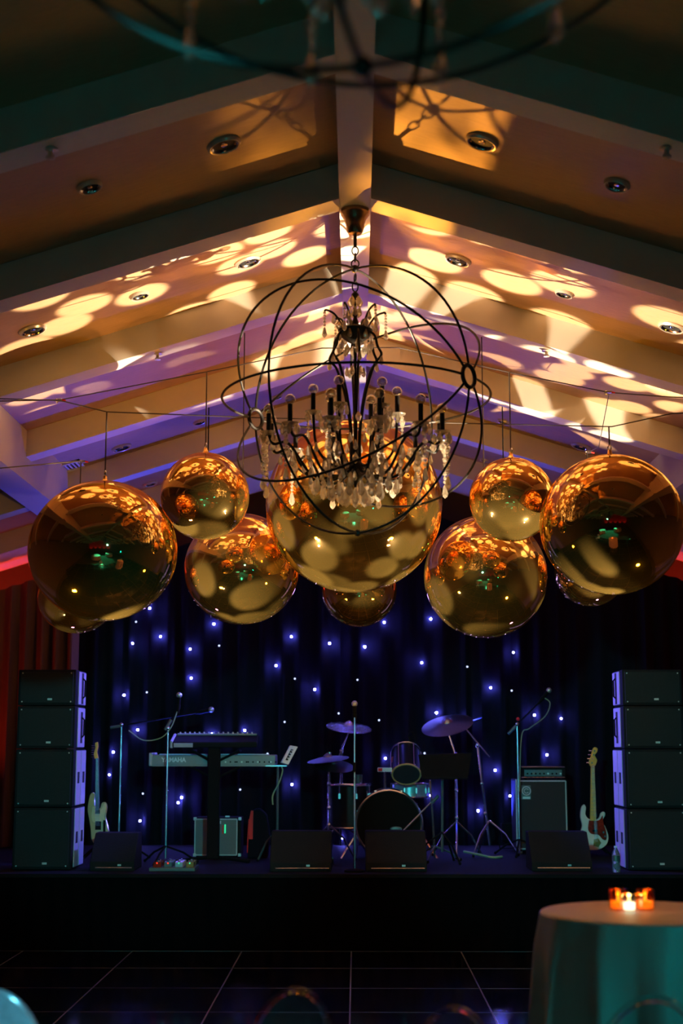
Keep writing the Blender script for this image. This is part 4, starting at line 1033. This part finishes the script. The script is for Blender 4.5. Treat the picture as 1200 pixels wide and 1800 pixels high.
solid([(180, 1442), (184, 1442), (184, 1464), (180, 1464)], Yg - .012, .012, 'control_plate', 'black', t, .002, .1)
solid([(165, 1333), (170, 1333), (172.5, 1425), (165.5, 1425)], Yg - .014, .026, 'neck', 'rosewood', t, .003, .1)
solid([(163, 1334), (161, 1326), (164, 1314), (163, 1306), (168, 1304), (169, 1312), (167, 1322), (170, 1334)], Yg - .010, .018, 'headstock', 'maple', t, .003, .1)
for i in range(6):
    p = at(162 + i * .2, 1331 - i * 4, Yg); p.y += (p.z - SZ) * .1; MB().cyl(p, p + Vector((-.03, 0, 0)), .005, n=6).build('tuning_peg', M['chrome'], t)
for i in range(6):
    p0, p1 = at(165.8 + i * .7, 1333, Yg), at(167 + i * 1.5, 1452, Yg)
    for p in (p0, p1): p.y += (p.z - SZ) * .1 - .018
    MB().cyl(p0, p1, .001, n=4).build('string', M['chrome'], t)
guitar_stand(170, Yg, 1380, 'black folding stand holding the butterscotch electric guitar')

# ------------------------------------------------------------------ keyboards
Yk = 13.75
b = floor_v(376, Yk)
t = thing('keyboard_stand', 'black column stand carrying the two keyboards', 'keyboard stand', b)
MB().box2((b.x - .06, Yk - .12, SZ + .03), (b.x + .055, Yk - .03, at(376, 1302, Yk).z)).build('column', M['black'], t, bevel=.012)
zl, zu = at(376, 1347, Yk).z, at(376, 1318, Yk).z
for z in (zl, zu):
    for s in (-1, 1):
        MB().tube([(b.x + s * .04, Yk - .05, z - .10), (b.x + s * .22, Yk + .02, z - .012), (b.x + s * .22, Yk + .30, z - .012)], .013, 6).build('support_arm', M['black'], t)
for s in (-1, 1): MB().tube([(b.x, Yk - .07, SZ + .05), (b.x + s * .35, Yk - .2, SZ + .014)], .018, 6).build('foot', M['black'], t)
MB().tube([(b.x, Yk - .07, SZ + .05), (b.x, Yk + .25, SZ + .018)], .018, 6).build('foot', M['black'], t)
a_, b_ = boxpx(264, 1327, 484, 1346, Yk, .36)
t = thing('keyboard', 'long lower keyboard showing its grey rear panel with a white maker name', 'keyboard', ((a_.x + b_.x) / 2, Yk + .15, a_.z), 'keyboards on the column stand')
MB().box2(a_, b_).build('shell', M['keys'], t, bevel=.012)
MB().box2((a_.x - .012, Yk - .01, a_.z - .004), (a_.x + .02, Yk + .36, b_.z + .02)).build('end_cap', M['lit_side'], t, bevel=.01)
MB().box2((a_.x + .02, Yk - .005, a_.z - .006), (b_.x, Yk + .02, a_.z + .004)).build('bottom_edge', M['keys'], t)
for i in range(14):
    x = a_.x + .72 + i * .036 + (i % 3) * .01; MB().cyl((x, Yk - .006, a_.z + .035), (x, Yk + .002, a_.z + .035), .008, n=8).build('socket', M['black'] if i % 4 else M['badge'], t)
for i in range(24):
    x = a_.x + .06 + i * .044; MB().box2((x, Yk + .20, b_.z), (x + .040, Yk + .35, b_.z + .008)).build('key', M['white'], t)
fc = bpy.data.curves.new('keyboard_lettering', 'FONT'); fc.body = 'YAMAHA'; fc.size = .056; fc.extrude = .001; fc.offset = .0022; fc.materials.append(M['white'])
ftmp = bpy.data.objects.new('lettering_source', fc); COL.objects.link(ftmp)
bpy.context.view_layer.update()
fme = bpy.data.meshes.new_from_object(ftmp.evaluated_get(bpy.context.evaluated_depsgraph_get())); bpy.data.objects.remove(ftmp)
fo = bpy.data.objects.new('keyboard_lettering', fme); COL.objects.link(fo); fo.parent = t
if not fme.materials: fme.materials.append(M['badge'])
fo.location = Vector((at(284, 1340, Yk).x, Yk - .003, a_.z + .036)) - WO[t.name]; fo.rotation_euler = (R(90), 0, 0)
a_, b_ = boxpx(308, 1292, 455, 1298, Yk + .12, .26)
t = thing('keyboard', 'slim upper keyboard tilted above the longer one', 'keyboard', ((a_.x + b_.x) / 2, Yk + .2, a_.z), 'keyboards on the column stand')
rot = Matrix.Translation((a_.x, Yk + .12, b_.z)) @ Matrix.Rotation(R(14), 4, 'X') @ Matrix.Translation((-a_.x, -Yk - .12, -b_.z))
a2 = Vector((a_.x, Yk - .16, b_.z - .055)); b2 = Vector((b_.x, Yk + .14, b_.z))
MB(rot).box2(a2, b2).build('shell', M['keyblack'], t, bevel=.01)
MB(rot).box2((a2.x - .015, a2.y, a2.z - .005), (a2.x + .01, b2.y, b2.z + .01)).build('end_cap', M['lit_side'], t, bevel=.006)
MB(rot).box2((a2.x + .02, b2.y - .04, b2.z), (b2.x - .02, b2.y, b2.z + .014)).build('control_strip', M['keys'], t, bevel=.004)
MB(rot).box2((a2.x + .02, a2.y - .004, a2.z + .006), (a2.x + .20, a2.y, a2.z + .045)).build('rear_plate', M['lit_side'], t)
for i in range(16):
    x = a2.x + .05 + i * .046; MB(rot).cyl((x, b2.y - .02, b2.z + .014), (x, b2.y - .02, b2.z + .028), .008, n=8).build('knob', M['badge'], t)
# tilted control panel on its own stand
Yp = 13.6; b = floor_v(487, Yp)
t = thing('controller_panel', 'pale tilted control panel on a thin stand right of the keyboards', 'controller', b)
q = [at(510, 1310, Yp + .10), at(523.5, 1312.5, Yp + .10), at(507, 1344, Yp - .04), at(494, 1340, Yp - .04)]
MB().prism(q, (-.01, .03, -.006)).build('panel', M['white'], t, bevel=.004)
def pq(s_, r_, off=-.004):
    p = q[0].lerp(q[1], s_).lerp(q[3].lerp(q[2], s_), r_); return p + Vector((0, off, 0))
MB().prism([pq(.35, .2), pq(.65, .2), pq(.65, .82), pq(.35, .82)], (0, .005, 0)).build('screen', M['black'], t)
for i in range(4): MB().ball(pq(.55, .28 + i * .14, -.006), .008, 8, 6).build('button', M['white'], t, smooth=True)
pt = at(491, 1346, Yp); MB().box2(pt + Vector((-.13, -.03, -.006)), pt + Vector((.07, .10, .004))).build('shelf', M['alu'], t)
MB().tube(pipe([pt + Vector((.02, 0, -.01)), pt + Vector((.03, 0, -.05)), pt + Vector((.0, -.01, -.15)), pt + Vector((-.06, 0, -.27)), pt + Vector((-.06, 0, -.36))], 6), .007, 6).build('loose_cable', M['cable'], t, smooth=True)
MB().cyl(b + Vector((0, 0, .1)), Vector((b.x, Yp, pt.z)), .011, n=8).build('pole', M['headsilver'], t)
tripod(t, b, .30, .22, 'headsilver', .5)
# water bottle
b = floor_v(1082, 12.62); h = at(1082, 1487, 12.62).z - SZ
t = thing('water_bottle', 'clear plastic water bottle standing beside the right speaker stack', 'bottle', b)
MB().lathe([(.030, 0), (.034, .01), (.034, h * .3), (.031, h * .34), (.034, h * .38), (.034, h * .68), (.026, h * .8), (.013, h * .9), (.013, h * .96)], b, 20).build('bottle_body', M['water'], t, smooth=True)
MB().lathe([(.015, h * .93), (.015, h), (.001, h + .001)], b, 16).build('cap', M['white'], t, smooth=True)
MB().lathe([(.0348, h * .42), (.0348, h * .64)], b, 20).build('paper_label', M['headsilver'], t, smooth=True)

# ------------------------------------------------------------------ foreground: cocktail table, candles, clear chairs
YT = 5.5; ct = at(1140, 1603, YT); TR = 190 * mpp(ct); TZ = ct.z; c0 = Vector((ct.x, YT, 0))
t = thing('cocktail_table', 'tall round cocktail table under the floor-length cloth', 'table', c0)
MB().lathe([(TR - .012, TZ - .035), (TR - .004, TZ - .03), (TR - .004, TZ - .008), (.001, TZ - .007)], c0, 40).build('tabletop', M['black'], t)
MB().cyl(c0 + Vector((0, 0, .03)), c0 + Vector((0, 0, TZ - .03)), .035, n=12).build('pedestal', M['black'], t)
MB().lathe([(.26, 0), (.26, .02), (.04, .04), (.04, .05)], c0, 24).build('base', M['black'], t)
mb = MB(); n = 180; rows = [(0.001, TZ), (TR * .5, TZ), (TR * .9, TZ), (TR - .006, TZ - .001), (TR, TZ - .006)]
cols = []
rnd = random.Random(4); phs = []; ph = 0
for i in range(n): phs.append(ph); ph += 2 * math.pi * 13 / n * rnd.uniform(.5, 1.5)
sc_ = 2 * math.pi * 13 / ph; phs = [p * sc_ for p in phs]
hang_rows = [k / 9 for k in range(1, 10)]
for r_, z_ in rows:
    cols.append([(r_ * math.cos(2 * math.pi * i / n), r_ * math.sin(2 * math.pi * i / n), z_) for i in range(n)])
for tt in hang_rows:
    row = []
    for i in range(n):
        f = .5 + .5 * math.sin(phs[i]); a = 2 * math.pi * i / n
        r_ = TR + .004 + tt ** .7 * (.008 + .085 * f * f) - .04 * (1 - f) * min(1, tt * 2)
        row.append((r_ * math.cos(a), r_ * math.sin(a), TZ - .006 - (TZ - .018) * tt))
    cols.append(row)
for row in cols: mb.v += [c0 + Vector(p) for p in row]
for j in range(len(cols) - 1):
    for i in range(n): k = (i + 1) % n; mb.f.append((j * n + i, j * n + k, (j + 1) * n + k, (j + 1) * n + i))
tag(mb.build('tablecloth', M['cloth'], smooth=True), 'floor-length ivory tablecloth draped over the round cocktail table', 'tablecloth')
for u, v, mm, wm, l in ((1087, 1601, 'amberglass', 'wax', 'left amber glass votive candle on the cocktail table'), (1134, 1601, 'amberglass', 'wax', 'right amber glass votive candle on the cocktail table'), (1106, 1604, 'clearglass', 'waxwhite', 'clear glass votive candle between the two amber ones')):
    d = ray(u, v); tt = (TZ - CAM_Z) / d.z; p = Vector((d.x * tt, d.y * tt, TZ + .0015))
    rr = .037 if mm == 'amberglass' else .026; hh = .078 if mm == 'amberglass' else .065
    t = thing('votive_candle', l, 'candle', p, 'votive candles on the cocktail table')
    MB().lathe([(rr * .8, 0), (rr * .95, .006), (rr, .03), (rr * .94, hh), (rr * .90, hh), (rr * .93, .03), (rr * .85, .010), (.001, .009)], p, 28).build('glass_holder', M[mm], t, smooth=True)
    MB().lathe([(rr * .82, .011), (rr * .84, .034), (.001, .033)], p, 20).build('wax', M[wm], t, smooth=True)
    MB().lathe([(.0005, .034), (.005, .042), (.004, .052), (.0005, .064)], p, 10).build('flame', M['flame'], t, smooth=True)
    pointl('candle_light', p + Vector((0, 0, .055)), .25, (1.0, .5, .15), .006)
def dining_table(c0, rad, H, lab_t, lab_c):
    t = thing('round_table', lab_t, 'table', c0, 'round dining tables around the photographer')
    MB().lathe([(rad - .01, H - .03), (rad - .004, H - .008), (.001, H - .007)], c0, 32).build('tabletop', M['black'], t)
    MB().cyl(c0 + Vector((0, 0, .03)), c0 + Vector((0, 0, H - .03)), .05, n=12).build('pedestal', M['black'], t)
    MB().lathe([(.35, 0), (.35, .02), (.05, .04), (.05, .05)], c0, 24).build('base', M['black'], t)
    mb = MB(); n = 144; rr = [[(k * rad, H, 0) for k in (.001, .6, .985)][j] for j in range(3)]
    for r_, z_, _ in rr: mb.v += [c0 + Vector((r_ * math.cos(2 * math.pi * i / n), r_ * math.sin(2 * math.pi * i / n), z_)) for i in range(n)]
    for tt in (.02, .2, .5, 1):
        for i in range(n):
            a = 2 * math.pi * i / n; r_ = rad + .004 + .10 * tt * (.5 + .5 * math.sin(a * 18 + 2 * math.sin(a * 3)))
            mb.v.append(c0 + Vector((r_ * math.cos(a), r_ * math.sin(a), H - (H - .03) * tt)))
    for j in range(6):
        for i in range(n): k = (i + 1) % n; mb.f.append((j * n + i, j * n + k, (j + 1) * n + k, (j + 1) * n + i))
    tag(mb.build('tablecloth', M['cloth'], smooth=True), lab_c, 'tablecloth', 'white dining tablecloths')
dining_table(Vector((-1.7, 1.9, 0)), .8, .75, 'round dining table left of the photographer, mirrored teal in the balls', 'pale cloth on the round dining table left of the photographer')
dining_table(Vector((1.3, .4, 0)), .8, .75, 'round dining table right of the photographer, mirrored teal in the balls', 'pale cloth on the round dining table right of the photographer')
def ghost_chair(u, v, Y, rz, label, half=.175, am='acrylic'):
    """clear acrylic chair with an oval back; (u, v) is the top of the back"""
    tp = at(u, v, Y); H = tp.z; c0 = Vector((tp.x, Y, 0))
    X = Matrix.Translation(c0) @ Matrix.Rotation(rz, 4, 'Z')
    t = thing('acrylic_chair', label, 'chair', c0, 'clear acrylic chairs in the foreground')
    hb = .23; cz = H - hb; el = lambda k, y0: [(k * half * math.cos(2 * math.pi * i / 40), y0 + .0 + .06 * (hb * k * math.sin(2 * math.pi * i / 40) + hb) / hb * .5, cz + k * hb * math.sin(2 * math.pi * i / 40)) for i in range(40)]
    MB(X).prism(el(.93, 0), (0, .010, 0)).build('backrest', M[am], t, smooth=True)
    MB(X).tube(el(.97, .005), .011, 8, True).build('back_rim', M[am], t, smooth=True)
    for s in (-1, 1):
        MB(X).tube([(s * .10, .004, cz - hb * .80), (s * .15, -.01, .47)], .013, 8).build('back_post', M[am], t, smooth=True)
        MB(X).cyl((s * .17, -.01, .45), (s * .19, .09, 0), .020, .012, 10).build('leg', M[am], t, smooth=True)
        MB(X).cyl((s * .20, -.40, .45), (s * .20, -.41, 0), .020, .012, 10).build('leg', M[am], t, smooth=True)
    se = smooth_px([(-.20, .0), (.20, .0), (.235, -.22), (.22, -.43), (0, -.455), (-.22, -.43), (-.235, -.22)], 4)
    MB(X).prism([(x, y, .45) for x, y in se], (0, 0, .022)).build('seat', M[am], t, smooth=True)
ghost_chair(12, 1733, 4.7, R(160), 'clear acrylic oval-back chair glowing teal at the bottom left corner', .175, 'blotched')
ghost_chair(503, 1731, 4.75, R(205), 'clear acrylic oval-back chair at the bottom centre left of the floor seam', .15)
ghost_chair(782, 1762, 4.9, R(200), 'clear acrylic oval-back chair lowest at the bottom right of centre', .15)
ghost_chair(1132, 1745, 4.35, R(190), 'clear acrylic oval-back chair in front of the cocktail table')
